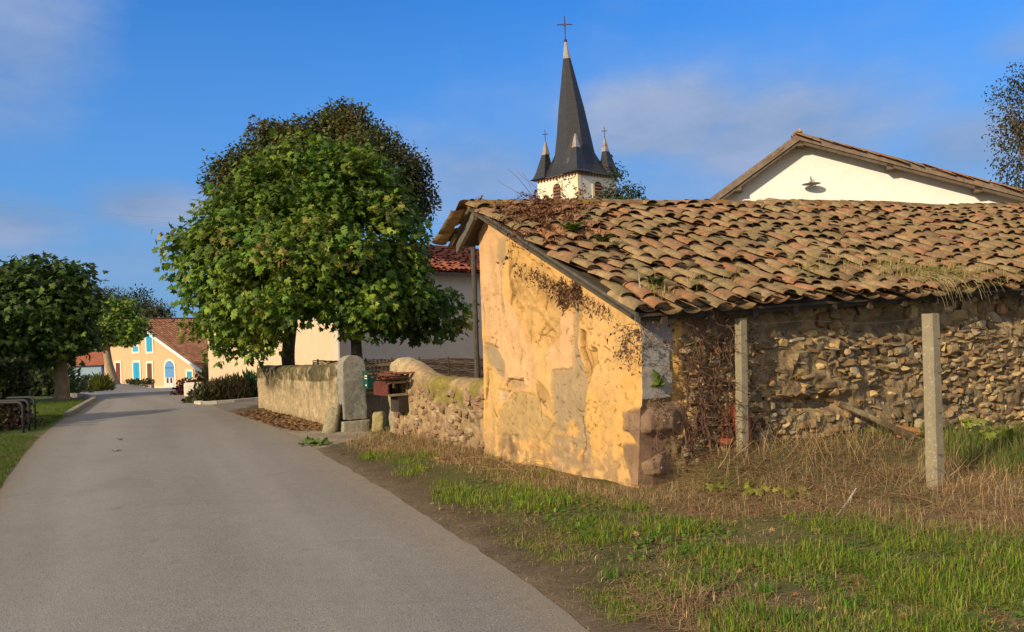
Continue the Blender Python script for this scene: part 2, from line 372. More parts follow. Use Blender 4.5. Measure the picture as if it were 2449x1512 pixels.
# ================================================================== BARN
BC = A_([1.293, 7.986, 0]); Gd = nrm(A_([-.54, .84, 0])); Ld = nrm(A_([.89, .456, 0])); gout = nrm(A_([-.84, -.54, 0])); lout = nrm(A_([.456, -.89, 0]))
SR, ZR, SL, RI = 2.835, 3.275, .495, .031
def roofz(t, s): return ZR+RI*(t+.25)-SL*(SR-s) if np.isscalar(s) and s <= SR else np.where(np.asarray(s) <= SR, ZR+RI*(np.asarray(t)+.25)-SL*(SR-np.asarray(s)), ZR+RI*(np.asarray(t)+.25)-.8*(np.asarray(s)-SR))
def bp(t, s, z): return BC+Ld*t+Gd*s+A_([0, 0, z])
barn = thing('barn', BC, 'low old barn with peeling ochre gable and sagging mossy canal-tile roof', 'barn')

def canal_roof(b, P0, U, V, nu, nv, sp, cr, cols, wts, seg=6, jit=1.25, warp=None, pans=True, h0=0., thick=.014):
    U, V = nrm(U), nrm(V); N = nrm(np.cross(U, V)); n = nu*nv
    iu, iv = np.meshgrid(np.arange(nu), np.arange(nv), indexing='ij'); iu = iu.ravel(); iv = iv.ravel()
    th = np.linspace(0, math.pi, seg+1)
    for kind in ((0, 1) if pans else (0,)):
        L = cr*1.32; r = sp*.42 if kind == 0 else sp*.46
        j = lambda a: rng.normal(size=n)*a*jit
        cs_ = rng.normal(size=nu)*.075*jit*cr/.35; u0 = (iu+.5+(.5 if kind else 0))*sp+j(.013); v0 = iv*cr+j(.025)+cs_[iu]*(iv > 0)*(iv < nv-1)-(iv == nv-1)*.05-(0 if kind == 0 else .03)
        z0 = (.055 if kind == 0 else .035)+j(.008)+h0; lift = .032+np.abs(j(.014)); yaw = j(.06); roll = j(.07)
        rings = []
        for (v, k, rr, zz) in ((.004, 1., -thick, 0), (0, 1., 0, 0), (L*.5, .92, 0, .5), (L, .84, 0, 1.)):
            x = np.cos(th)*(r*k+rr); z = np.sin(th)*(r*k+rr)*(.52 if kind == 0 else -.36)
            X_ = x[None]+yaw[:, None]*0; Zz = z[None]+(lift*(1-zz))[:, None]+roll[:, None]*x[None]
            Vv = np.full_like(X_, v)+yaw[:, None]*x[None]; X_ = X_-yaw[:, None]*v
            rings.append(np.stack([u0[:, None]+X_, v0[:, None]+Vv, z0[:, None]+Zz], -1))
        T = np.stack(rings, 1)                      # n,4,seg+1,3
        if warp is not None: T[..., 2] += warp(T[..., 0], T[..., 1])
        W_ = P0+T[..., :1]*U+T[..., 1:2]*V+T[..., 2:3]*N
        k = seg+1; a = np.arange(4*k).reshape(4, k)
        q = np.stack([a[:-1, 1:], a[:-1, :-1], a[1:, :-1], a[1:, 1:]], -1).reshape(-1, 4)
        Fc = (q[None]+(np.arange(n)*4*k)[:, None, None]).reshape(-1, 4)
        c = pal(n, cols, wts, .15); c = np.repeat(c, 4*k, 0)
        b.add(W_.reshape(-1, 3), Fc, c)
TC = [(.32, .16, .085), (.28, .165, .088), (.30, .20, .10), (.26, .19, .09), (.34, .165, .08), (.22, .135, .075), (.32, .22, .115)]
roof = MB(); E0 = bp(-.32, -.244, 0); E0[2] = roofz(-.25, -.244)
Ub = A_([*Ld[:2], RI]); Vb = A_([*Gd[:2], SL]); NU, NV, SP, CRS = 56, 12, .24, .292
def bwarp(u, v):
    p = np.stack([u*.55, v*.8, u*0], -1); return (fbm(p, 1., 3, 31)-.5)*.20-.04*np.exp(-((u-1.2)/.8)**2)*ss(1.5, 0, v)
canal_roof(roof, E0, Ub, Vb, NU, NV, SP, CRS, TC, [3, 4, 4, 4, 1.3, 2, 2], warp=bwarp)
# short back slope
E1 = bp(-.25, SR, 0); E1[2] = roofz(-.25, SR)-.02
Eb = E1+Gd*.55+A_([0, 0, -.46]); canal_roof(roof, Eb+Ub*SP*55.3, -Ub, -(Gd*.55+A_([0, 0, -.46])), 56, 3, SP, .235, TC, [3, 4, 4, 4, 1, 2, 2])
ro = roof.build('roof', M['tile'], barn, smooth=True)
rd = MB()
for i in range(34):
    t0 = -.27+i*.39; c0 = pal(1, [(.27, .15, .07), (.22, .16, .09), (.3, .2, .07)], None, .2)[0]
    w = float(bwarp(A_([t0]), A_([3.4]))[0])
    th = np.linspace(-.25, math.pi+.25, 9); P_ = []
    for tt, rr in ((t0, .135), (t0+.2, .128), (t0+.44, .115)):
        for a in th:
            P_.append(bp(tt, SR-.02, 0)+Gd*math.cos(a)*rr+A_([0, 0, float(roofz(tt, SR))+w*.8+.035+math.sin(a)*rr*.75+random.uniform(-.004, .004)]))
    rd.grid(A_(P_).reshape(3, 9, 3), c0)
M['ridge'] = mat('ridge_tile', None, .5, 8, .95, .7, 50, .015, spots=((7, .48, .62, (.36, .19, .02), .75), (13, .55, .66, (.07, .08, .02), .7)))
rd.build('ridge', M['ridge'], ro, smooth=True)
# roof deck, rafters, barge boards
wd = (.12, .105, .085)
b = MB(); 
for s0, s1 in ((-.2, SR), (SR, SR+.5)):
    q = [bp(t, s, float(roofz(t, s))-.03) for t, s in ((-.29, s0), (12.9, s0), (12.9, s1), (-.29, s1))]; b.prism(q, (0, 0, -.025), (.09, .07, .05))
for i in range(22):
    t = .1+i*.6; q = [bp(t, -.19, roofz(t, -.19)-.06), bp(t, SR, roofz(t, SR)-.06), bp(t, SR, roofz(t, SR)-.15), bp(t, -.19, roofz(t, -.19)-.15)]; b.prism(q, Ld*.07, (.08, .06, .045))
b.build('rafters', M['wood'], ro)
b = MB(); q = [bp(-.24, -.22, roofz(-.24, -.22)-.0), bp(-.24, SR, roofz(-.24, SR)-.0), bp(-.24, SR, roofz(-.24, SR)-.10), bp(-.24, -.22, roofz(-.24, -.22)-.085)]; b.prism(q, Ld*.035, (.10, .095, .085)); b.build('barge_board', M['wood'], barn)
b = MB(); q = [bp(-.245, SR-.02, roofz(-.24, SR)-.02), bp(-.245, SR+.47, roofz(-.24, SR)-.42), bp(-.245, SR+.47, roofz(-.24, SR)-.56), bp(-.245, SR-.02, roofz(-.24, SR)-.17)]; b.prism(q, Ld*.05, (.13, .12, .1)); b.build('barge_board', M['wood'], barn)
b = MB(); b.prism([bp(-.1, -.16, 1.80), bp(12.8, -.16, 2.2), bp(12.8, -.16, 2.08), bp(-.1, -.16, 1.68)], Gd*.04, (.06, .05, .04)); b.build('eave_board', M['wood'], barn)

# ---- gable wall (plaster)
def wall_hit(px, py):          # pixel -> (s, h) on the gable plane
    r = ray(px, py); k = ((BC-OC)@gout)/(r@gout); q = OC+r*k-BC; return (q@Gd, q[2])
z3 = lambda X_, Y_: wall_hit((1280+X_/2.52)/1.2071, (500+Y_/2.52)/1.2071)
z4 = lambda X_, Y_: wall_hit((1280+X_/2.749)/1.2071, (900+Y_/2.749)/1.2071)
GW, dS = 3.14, .0125
sv = np.arange(0, GW+1e-6, dS); hv = np.linspace(0, 1, 232)
S_, Hn = np.meshgrid(sv, hv, indexing='ij')
top = np.where(S_ < SR, ZR+.008-SL*(SR-S_), ZR+.008-.8*(S_-SR))-.07
H_ = -.12+Hn*(top+.12)
q = np.stack([S_, H_, S_*0], -1)
wq = q+.045*(np.stack([fbm(q, 8, 5, 41), fbm(q, 8, 5, 42), q[..., 0]*0+.5], -1)-.5)*2
W2 = wq[..., :2]
och = A_([.66, .385, .12]); pea = A_([.66, .40, .205]); gre = A_([.33, .255, .155]); kha = A_([.42, .295, .13]); brn = A_([.17, .105, .065])
C = np.broadcast_to(och, S_.shape+(3,)).copy()
C = lay(C, ss(.4, .65, fbm(q, 1.7, 3, 50))*.5, (.64, .42, .20))
D_ = .012*(fbm(q, 2.2, 4, 43)-.5)*2+.006*(fbm(q, 12, 3, 44)-.5)*2
def patch(pts, col, depth=0, amt=1., soft=None, conv=z4):
    global C, D_
    pl = A_([conv(*p) for p in pts]); m_ = inpoly(W2, pl)*1.
    if soft is not None: m_ = m_*soft
    k_ = np.ones(5)/5; ms = np.apply_along_axis(lambda v: np.convolve(np.pad(v, 2, 'edge'), k_, 'valid'), 0, m_); ms = np.apply_along_axis(lambda v: np.convolve(np.pad(v, 2, 'edge'), k_, 'valid'), 1, ms)
    vv = col if np.ndim(col) > 1 else A_(col)[None, None]*(.82+.36*fbm(q, 5, 4, 47))[..., None]
    C = C*(1-(ms*amt)[..., None])+(ms*amt)[..., None]*vv; C = lay(C, np.clip(4*ms*(1-ms), 0, 1)*abs(depth)*22*fbm(q, 30, 2, 48), (.22, .13, .05)); D_ = D_+depth*1.5*m_; return m_
patch([(240, -1300), (480, -1100), (480, -100), (640, 60), (760, 500), (640, 640), (480, 560), (350, 300), (290, 0)], pea)
patch([(930, -60), (1040, 0), (1030, 450), (860, 470), (820, 350), (900, 200)], pea)
er = patch([(470, 500), (600, 580), (640, 640), (720, 660), (940, 860), (945, 1010), (850, 1000), (850, 1180), (740, 1290), (620, 1250), (500, 980), (480, 750)], (.56, .34, .12), -.02, conv=z3)
patch([(1030, -300), (1075, -200), (1062, 250), (1120, 480), (1150, 560), (1130, 850), (1190, 1000), (1180, 1200), (1120, 1260), (900, 1150), (820, 1000), (900, 860), (870, 750), (860, 470), (960, 460), (1030, 450)], gre, -.012)
patch([(320, 250), (390, 260), (430, 330), (490, 410), (480, 545), (420, 470), (360, 430), (330, 330)], gre, -.01)
patch([(560, 640), (740, 640), (800, 800), (900, 880), (880, 1050), (760, 1000), (600, 1010), (440, 980), (450, 800)], kha, -.008)
patch([(395, 480), (452, 490), (445, 640), (425, 665), (395, 640)], gre, -.006, conv=z3)
patch([(415, 880), (430, 890), (440, 1010), (425, 1030)], gre, -.006, conv=z3)
mott = ss(.52, .6, fbm(q, 16, 4, 61))
patch([(700, 880), (1180, 860), (1190, 1250), (850, 1230), (620, 1150)], och, .006, .9, mott)
patch([(430, 980), (1190, 900), (1190, 1320), (340, 1180)], (.36, .26, .17), -.006, .75, ss(.55, .66, fbm(q, 9, 4, 62)))
pit = [(1085, 150), (1130, 170), (1150, 290), (1225, 310), (1235, 400), (1190, 470), (1165, 570), (1140, 540), (1120, 400), (1095, 260)]
patch(pit, (.50, .30, .10), -.028); patch([(975, 860), (1010, 880), (1000, 1080), (985, 1060)], (.42, .28, .12), -.02, conv=z3)
patch([(510, 530), (650, 545), (655, 615), (520, 600)], (.40, .27, .14), -.02)
patch([(745, 560), (800, 560), (850, 700), (845, 780), (770, 690)], (.40, .26, .10), -.022)
patch([(455, 1090), (470, 1000), (500, 960), (560, 1000), (600, 1090), (610, 1180), (560, 1180), (555, 1100), (520, 1060), (480, 1110)], brn, -.01)
patch([(340, 460), (385, 470), (380, 640), (420, 800), (430, 960), (420, 1140), (345, 1120), (350, 700)], (.55, .36, .15), -.015, .8)
patch([(440, 620), (550, 615), (560, 700), (450, 720)], (.5, .4, .3), -.01, .8, ss(.4, .5, fbm(q, 14, 3, 63)))
# quoin stones at the corner
quo = patch([(1455, 800), (1560, 770), (1900, 740), (1900, 1000), (1580, 1045), (1520, 970), (1465, 940)], brn*1.25, .015)+patch([(1465, 1045), (1580, 1040), (1700, 1040), (1700, 1400), (1560, 1360), (1500, 1190)], brn*1.25, .012)
# horizontal eroded joints in the stony zone
jn = np.abs(((H_+.03*fbm(q, 4, 2, 71)*2) % .13)/.13-.5); D_ = D_+er*(.045*(fbm(q, 9, 4, 72)-.5)*2); C = lay(C, er*ss(.5, .3, fbm(q, 9, 4, 72))*.5, (.36, .21, .07)); C = lay(C, er*ss(.44, .5, jn)*ss(.4, .6, fbm(q, 3, 2, 73))*.35, (.2, .12, .05))
cr_list = [([(480, 560), (475, 750), (490, 860), (492, 960)], z3, .010), ([(520, 620), (500, 700), (522, 830), (512, 940)], z3, .006), ([(400, 650), (415, 760), (428, 900)], z3, .006), ([(625, 1070), (632, 1150), (628, 1240)], z3, .012), ([(750, 820), (732, 880), (722, 985)], z3, .010),
  ([(715, 1060), (722, 1110), (700, 1150)], z3, .008), ([(690, 1170), (780, 1150), (800, 1170)], z3, .008), ([(690, 1170), (695, 1250)], z3, .007), ([(760, 1160), (765, 1230)], z3, .006), ([(1000, 1150), (1040, 1240), (1060, 1330), (1070, 1420)], z3, .008),
  ([(1090, 160), (1100, 250), (1130, 400), (1155, 480), (1160, 570)], z4, .010), ([(770, 690), (800, 860)], z4, .005), ([(740, 580), (770, 690), (830, 780)], z4, .008), ([(505, 580), (515, 530), (640, 545)], z4, .010), ([(350, 470), (345, 700)], z4, .012), ([(415, 230), (400, 270), (430, 300)], z4, .008),
  ([(1120, 850), (1140, 1000), (1130, 1200)], z4, .010), ([(1120, 1280), (1115, 1320)], z4, .03), ([(420, 780), (440, 830)], z4, .012), ([(560, 640), (590, 660), (575, 700)], z4, .007), ([(295, 950), (298, 1150)], z3, .006), ([(1080, 1260), (1120, 1290), (1125, 1370)], z3, .008)]
for _ in range(120):
    x0, y0 = rng.uniform(300, 1520), rng.uniform(150, 1340)
    if x0 < 900 and rng.random() < .35: continue
    a = rng.uniform(0, 6.28); L = rng.uniform(8, 60)*rng.random()**.5; cr_list.append(([(x0, y0), (x0+L*math.cos(a)*.6+rng.normal()*8, y0+L*math.sin(a)*.6), (x0+L*math.cos(a), y0+L*math.sin(a)+rng.normal()*14)], z4, rng.uniform(.003, .0075)))
crk = np.zeros(S_.shape)
for pts, cv, wd_ in cr_list:
    pl = A_([cv(*p) for p in pts]); lo, hi = pl.min(0)-.06, pl.max(0)+.06
    i0, i1 = np.searchsorted(sv, [lo[0], hi[0]])
    if i1 <= i0: continue
    crk[i0:i1] = np.maximum(crk[i0:i1], ss(wd_*1.7, wd_*.5, segdist(W2[i0:i1], pl)))
pk = ss(.66, .74, fbm(q, 26, 3, 83))*ss(.4, .6, fbm(q, 2.5, 3, 84)); C = lay(C, pk*.6, (.26, .15, .05)); D_ = D_-.006*pk
C = lay(C, ss(.5, .75, fbm(q*A_([3, .7, 1]), 4, 4, 85))*.3, (.50, .34, .15))
C = lay(C, crk*.85, (.12, .06, .02)); D_ = D_-.016*crk
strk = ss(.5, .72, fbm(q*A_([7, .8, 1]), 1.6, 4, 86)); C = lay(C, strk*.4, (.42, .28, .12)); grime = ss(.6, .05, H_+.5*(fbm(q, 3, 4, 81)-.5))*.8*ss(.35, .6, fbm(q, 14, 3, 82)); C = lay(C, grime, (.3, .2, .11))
D_ = D_+.07*np.clip(1-H_/1.9, 0, 1)**2+.05*np.exp(-S_/.35)*np.clip(1-H_/1.2, 0, 1)
D_ = D_*np.where(S_ < 1e-6, 1, 1)
PW = BC+S_[..., None]*Gd+D_[..., None]*gout+H_[..., None]*A_([0, 0, 1.])
# round the corner onto the long side
b = MB(); b.grid(PW, C); b.grid(np.stack([PW[-1], PW[-1]-gout*.4], 0), C[-2:])
b.build('gable_wall', M['plaster'], barn, smooth=True)

# ---- rubble long wall
bm_ = bmesh.new(); bmesh.ops.create_icosphere(bm_, subdivisions=3, radius=1); ICO = A_([v.co[:] for v in bm_.verts]); ICOF = A_([[v.index for v in f.verts] for f in bm_.faces]); bm_.free()
def stones(b, cen, hx, hz, hd, eu, en, cols, ew=A_([0, 0, 1.]), power=.62, rough=.3):
    n = len(cen); U = np.sign(ICO)*np.abs(ICO)**power
    p = np.repeat(U[None], n, 0)*A_([1., 1., 1.]); sd_ = rng.uniform(0, 50, (n, 1, 3))
    p = p*(1+rough*2*(fbm(ICO[None]*1.3+sd_, 1., 3, 4)-.5))[..., None]
    for _ in range(7):
        nn = rng.normal(size=(n, 1, 3)); nn /= np.linalg.norm(nn, axis=-1, keepdims=True); dd = (p*nn).sum(-1); lim = rng.uniform(.45, .9, (n, 1)); p = p-np.maximum(dd-lim, 0)[..., None]*nn
    a = rng.normal(size=(n, 1))*.16; x = p[..., 0]*hx[:, None]; z = p[..., 2]*hz[:, None]; y = p[..., 1]*hd[:, None]
    xr = x*np.cos(a)-z*np.sin(a); zr = x*np.sin(a)+z*np.cos(a)
    V = cen[:, None]+xr[..., None]*eu+zr[..., None]*ew+y[..., None]*en
    Fc = (ICOF[None]+(np.arange(n)*len(ICO))[:, None, None]).reshape(-1, 3)
    b.add(V.reshape(-1, 3), Fc, np.repeat(cols, len(ICO), 0))
b = MB(); tv = np.arange(0, 13., .03); hv = np.arange(-.15, 2.2, .03); T_, Hh = np.meshgrid(tv, hv, indexing='ij')
def ledge(t, h):     # broad hollows and bulges of the wall face
    p = np.stack([t, h, t*0], -1)
    o = .09*(fbm(p, 1.1, 3, 91)-.5)*2
    o = o-.16*ss(.33, .05, np.abs(t-2.35)*.42)*ss(.13, .04, np.abs(h-.68))-.07*ss(1.35, 1.5, h)*ss(.9, 1.3, t)
    o = o+.10*np.clip(1-h/1.1, 0, 1)*np.exp(-t/.5)
    return o
Hh = np.minimum(Hh, roofz(T_, 0.)-.12)
q = np.stack([T_, Hh, T_*0], -1)
off = ledge(T_, Hh)-.002+.07*(fbm(q, 9, 4, 92)-.5)*2*ss(.36, .5, T_)
C = np.broadcast_to(A_([.28, .205, .11]), T_.shape+(3,)).copy(); C = lay(C, ss(.45, .7, fbm(q, 5, 4, 93)), (.17, .125, .07))
gb = (T_ < .36+.06*(fbm(q, 7, 3, 94)-.5)*2)*(Hh > .88+.1*(fbm(q, 5, 3, 95)-.5)); C = lay(C, gb*1., (.36, .34, .31))
C = lay(C, ((T_ > .36)*(T_ < .46+.1*fbm(q, 6, 3, 99))*(Hh > .5))*1., (.62, .38, .12))
C = lay(C, ((T_ < .42+.1*(fbm(q, 7, 3, 96)-.5))*(Hh < .84)*(Hh > .42)+(T_ < .22+.1*(fbm(q, 7, 3, 97)-.5))*(Hh <= .42))*1., brn*1.25)
C = lay(C, ((T_ > .3)*(T_ < .8)*(Hh < .95)*(fbm(q, 6, 3, 98) > .48))*.8, (.42, .30, .15))
off = np.where(gb > 0, off*.3+.01, off)
Pm = BC+T_[..., None]*Ld+Hh[..., None]*A_([0, 0, 1.])+off[..., None]*lout
Pm[0] = BC+D_[0].mean()*0+A_([0, 0, 1.])*hv[:, None]+gout*np.interp(hv, H_[0], D_[0])[:, None]
b.grid(Pm, C, flip=True)
cen = []; hx = []; hz = []
h = -.05
while h < 2.15:
    rh = rng.uniform(.03, .085) if h < 1.45 else rng.uniform(.07, .14); t = .42+rng.uniform(0, .1)
    while t < 12.8:
        wd_ = (.05+.17*rng.random()**1.7)*(1.5 if h > 1.45 else 1); ok = rng.random() < (.62 if t < 1.0 else .95)*(.3 if fbm(A_([[t*1.3, h*2., 0.]]), 1., 3, 111)[0] < .40 else 1)
        if ok and h+rh < roofz(t, 0.)-.16: cen.append((t+wd_/2, h+rh/2+rng.normal()*.02)); hx.append(wd_*rng.uniform(.5, .72)); hz.append(rh*rng.uniform(.45, .8))
        t += wd_
    h += rh
cen = A_(cen); hx = A_(hx); hz = A_(hz); n = len(cen)
for _ in range(70):
    i = rng.integers(n); hx[i] *= 1.7; hz[i] *= 1.8
cc = pal(n, [(.42, .30, .15), (.31, .20, .095), (.26, .18, .10), (.37, .30, .18), (.27, .155, .07), (.19, .14, .085), (.46, .33, .14)], [4, 3, 4, 3, 2, 3, 2], .3)
oo = ledge(cen[:, 0], cen[:, 1])
PC = BC+cen[:, :1]*Ld+cen[:, 1:]*A_([0, 0, 1.])+(oo-.016+rng.normal(size=n)*.02)[:, None]*lout
stones(b, PC, hx, hz, rng.uniform(.035, .068, n), Ld, lout, cc*1.02)
b.build('rubble_wall', M['stone'], barn)
b = MB()     # far end and rear walls of the barn
b.prism([bp(.05, 3.08, -.2), bp(12.8, 3.08, -.2), bp(12.8, 3.08, 3.3), bp(.05, 3.08, 2.92)], -Gd*.3, (.3, .24, .15)); b.build('rear_wall', M['stone'], barn)
b = MB(); b.prism([bp(12.8, .1, -.2), bp(12.8, 2.75, -.2), bp(12.8, 2.75, 3.4), bp(12.8, .1, 2.2)], -Ld*.3, (.3, .24, .15)); b.build('end_wall', M['stone'], barn)
# quoin blocks wrapping the corner
for (h0, h1, a_, c_) in ((.47, .84, .40, .06), (.05, .38, .20, .07)):
    bb = MB(); gx = np.linspace(0, 1, 15); o_ = BC
    pr = []
    for hh in np.linspace(h0, h1, 30):
        k = .03*math.sin((hh-h0)/(h1-h0)*math.pi)+.055*max(0, 1-hh/1.3)
        f1 = [bp(0, s, hh)+gout*(k+.03) for s in np.linspace(.26 if h0 > .3 else .2, 0.02, 18)]
        f2 = [bp(t, 0, hh)+lout*(k+.02) for t in np.linspace(0.0, a_, 26)]
        pr.append(f1+f2)
    P_ = A_(pr); P_ += ((fbm(P_, 7, 5, 55)-.5)*.08)[..., None]*nrm(gout+lout)
    m2, n2 = P_.shape[:2]; I_, J_ = np.meshgrid(np.arange(m2), np.arange(n2), indexing='ij'); e_ = np.minimum(np.minimum(I_, m2-1-I_)*(h1-h0)/m2, np.minimum(J_*.0135, (n2-1-J_)*a_/26.))
    P_ -= (.10*ss(.10, .01, e_-.09*(fbm(P_, 9, 3, 57)-.3)))[..., None]*nrm(gout+lout)
    bb.grid(P_, (.25, .165, .105), flip=False); bb.build('quoin_stone', M['stone'], barn, smooth=True)
#@@PART2
# ================================================================== LOW WALLS, PILLAR, GATE
def rbox(b, c, ax, ay, az, col, p=7., rough=.03, n=7):
    g_ = np.linspace(-1, 1, n); P_ = []; Fs = []; o = 0
    a, bb = np.meshgrid(g_, g_, indexing='ij'); one = np.ones_like(a)
    for ax_ in range(3):
        for sg in (-1, 1):
            q = [None]*3; q[ax_] = sg*one; q[(ax_+1) % 3] = a; q[(ax_+2) % 3] = bb
            P_.append(np.stack(q, -1).reshape(-1, 3)); i = np.arange(n*n).reshape(n, n)+o; o += n*n
            f = np.stack([i[:-1, :-1], i[1:, :-1], i[1:, 1:], i[:-1, 1:]], -1).reshape(-1, 4); Fs.append(f if sg > 0 else f[:, ::-1])
    U = np.concatenate(P_); U = U/((np.abs(U)**p).sum(1)**(1/p))[:, None]
    V = A_(c)+U[:, :1]*A_(ax)+U[:, 1:2]*A_(ay)+U[:, 2:]*A_(az)
    V = V+(V-A_(c))*((fbm(V, 5, 4, 77)-.5)*2*rough/ max(.05, np.linalg.norm(ax)))[:, None]
    b.add(V, np.concatenate(Fs), col)
def lowwall(o, dr_, L, th, ztop, colf, seed, rough=.05, ds=.04):
    """a masonry wall with a rounded back, road face first"""
    nb = A_([-dr_[1], dr_[0], 0]) if dr_[0] > 0 else A_([dr_[1], -dr_[0], 0])
    s = np.arange(0, L+ds, ds); prof = []
    m1 = np.linspace(-.15, 1, 34)
    for v in m1: prof.append((0, v, 0))
    for a in np.linspace(math.pi, 0, 11)[1:-1]: prof.append((.5+.5*math.cos(a), 1, math.sin(a)))
    for v in np.linspace(1, -.1, 8): prof.append((1, v, 0))
    pr = A_(prof); zt = ztop(s)-.13
    nrm_ = np.where(pr[:, 0] < .5, -1, 1)
    Pn = np.repeat((pr[:, 0]*th)[None], len(s), 0); Pz = pr[None, :, 1]*zt[:, None]+pr[None, :, 2]*.13
    P_ = o+s[:, None, None]*dr_+Pn[..., None]*nb; P_[..., 2] = zg(P_[..., 0], P_[..., 1])+Pz
    n1 = fbm(P_, 3.5, 5, seed); n2 = fbm(P_, 14, 3, seed+5)
    dd = (n1-.5)*2*rough+(n2-.5)*2*rough*.45
    P_ = P_-dd[..., None]*nb+A_([0, 0, 1.])*(dd*.5*(pr[:, 1] >= 1))[..., None]
    return P_, colf(P_, pr, n1, n2, s), nb
W0 = gz(823, 1034); W1 = gz(618, 976); dl = nrm((W1-W0)*A_([1, 1, 0])); Lw = np.linalg.norm((W1-W0)[:2])
def colw(P_, pr, n1, n2, s):
    C = np.broadcast_to(A_([.46, .36, .21]), P_.shape).copy(); hgt = P_[..., 2]
    C = lay(C, ss(.45, .62, n2)*.45, (.22, .16, .09)); C = lay(C, ss(.5, .7, n1)*.4, (.55, .44, .27))
    tp = (pr[:, 1] > .8)*1.; C = lay(C, tp[None]*ss(.35, .6, n1)*.9, (.10, .095, .035)); C = lay(C, tp[None]*ss(.5, .62, n2)*.7, (.17, .14, .025))
    dk = np.exp(-(((s-5.)/.8)**2))[:, None]*ss(.45, .75, pr[:, 1])[None]; C = lay(C, dk*ss(.3, .5, n2), (.05, .045, .025)); C = lay(C, ss(.58, .66, n1)[...]*ss(.3, .7, pr[:, 1])[None]*.6, (.12, .10, .06)); C = lay(C, tp[None]*.7*ss(.3, .6, n2), (.05, .045, .022)); dr = ss(.5, .7, fbm(np.stack([s[:, None]*3.2+0*hgt, hgt*.5, hgt*0], -1), 1., 3, 66)); C = lay(C, dr*ss(.25, .9, pr[:, 1])[None]*.75, (.10, .08, .045))
    C = lay(C, (ss(.2, .02, pr[:, 1])*.6)[None]*n2, (.2, .13, .07)); return C
nb = A_([dl[1], -dl[0], 0]); P_, C_, nb = lowwall(W0+dl*.3+nb*.01, dl, Lw-.3, .4, lambda s: np.interp(s, [0, .25, .6, 1.4, 2.4, Lw], [1.31, 1.27, 1.21, 1.16, 1.14, 1.06]), colw, 101, .035)
wl = thing('garden_wall', W0, 'weathered low garden wall with dark mossy top running left from the rounded gate pillar', 'wall')
b = MB(); b.grid(P_, C_); i = len(P_)-1; b.add(P_[i], [tuple(range(P_.shape[1]))], C_[i]); b.build('masonry', M['wallplaster'], wl, smooth=True)
pil = thing('gate_pillar', W0, 'grey lichen-spotted stone gate pillar with rounded top', 'pillar')
def arch(b, o, ax, n_, z0, z1, rise, ln, col):
    th = np.linspace(0, math.pi, 15); pts = [o+A_([0, 0, z0]), ]
    q = [o+n_*0+A_([0, 0, z0])]+[o+n_*(.5-.5*math.cos(t))+A_([0, 0, z1-rise+rise*math.sin(t)]) for t in th]+[o+n_+A_([0, 0, z0])]
    b.prism(q, ax*ln, col)
for nm, z0, z1, ex in (('base_block', -.05, .19, .05), ('shaft', .195, .915, 0.)):
    b = MB(); rbox(b, W0+dl*.14+nb*.21+A_([0, 0, (z0+z1)/2]), dl*(.17+ex), nb*(.215+ex*.6), A_([0, 0, (z1-z0)/2]), (.27, .255, .21) if ex == 0 else (.33, .30, .21), 26, .02, 25); b.build(nm, M['block'], pil, smooth=True)
b = MB(); arch(b, W0-dl*.025+nb*.01, dl, nb*.40, .917, 1.345, .19, .34, (.29, .275, .225)); b.build('cap_stone', M['block'], pil)
# stones guarding the gate
def boulder(name, c, hx, hy, hz, lean, col, label, p=3.2):
    b = MB(); rbox(b, A_(c)+A_([0, 0, hz*.85]), A_([hx, 0, 0]), A_([0, hy, 0]), A_([lean, 0, hz]), col, p, .05, 11)
    return tag(b.build(name, M['block'], smooth=True, origin=c), label, 'stone')
boulder('guard_stone', gz(797, 1034), .12, .13, .28, .07, (.30, .27, .17), 'leaning grey guard stone at the foot of the rounded gate pillar')
boulder('guard_stone', gz(906, 1036), .11, .12, .19, .01, (.33, .29, .13), 'yellowish squat guard stone in the gateway under the red wooden box')
V0 = gz(932, 1038); V1 = bp(.12, 3.25, 0); dv = nrm((V1-V0)*A_([1, 1, 0])); Lv = np.linalg.norm((V1-V0)[:2]); 
def colv(P_, pr, n1, n2, s):
    C = np.broadcast_to(A_([.42, .29, .15]), P_.shape).copy()
    C = lay(C, ss(.45, .62, n2)*.55, (.22, .15, .09)); C = lay(C, ss(.52, .7, n1)*.5, (.50, .37, .22))
    C = lay(C, (ss(.75, 1., pr[:, 1])[None]*np.exp(-(s/.8)**2)[:, None])*.8, (.52, .43, .27))
    mo = ss(1.1, 1.7, s)[:, None]*ss(.62, .8, pr[:, 1])[None]*ss(.42, .55, n1); C = lay(C, mo*.85, (.22, .19, .03))
    C = lay(C, (s < .16)[:, None]*(pr[:, 1] < .9)[None]*.9, (.36, .31, .22)); return C
P_, C_, nbv = lowwall(V0, dv, Lv, .42, lambda s: np.interp(s, [0, .12, .35, .7, 1.2, 1.6, Lv], [1.12, 1.25, 1.29, 1.22, 1.06, 1.0, .99]), colv, 131, .06, .025)
wr = thing('stone_wall', V0, 'low rubble wall with curved shoulder between the gateway and the ochre barn', 'wall')
b = MB(); b.grid(P_, C_, flip=True); b.add(P_[0], [tuple(range(P_.shape[1]))], C_[0])
n = 210; st = rng.uniform(.22, Lv, n); hh = rng.uniform(.0, 1., n)**.9*.86; k = hh < np.interp(st, [0, 1, Lv], [.75, .8, .8]); st, hh = st[k], hh[k]; n = len(st)
stones(b, V0+st[:, None]*dv+hh[:, None]*A_([0, 0, 1.])-nbv*(-.012+.02*rng.random((n, 1))), rng.uniform(.03, .10, n), rng.uniform(.025, .065, n), rng.uniform(.025, .05, n), dv, -nbv, pal(n, [(.36, .26, .15), (.30, .20, .12), (.22, .15, .09), (.40, .31, .19), (.28, .165, .11)], None, .25))
b.build('masonry', M['wallplaster'], wr, smooth=True)

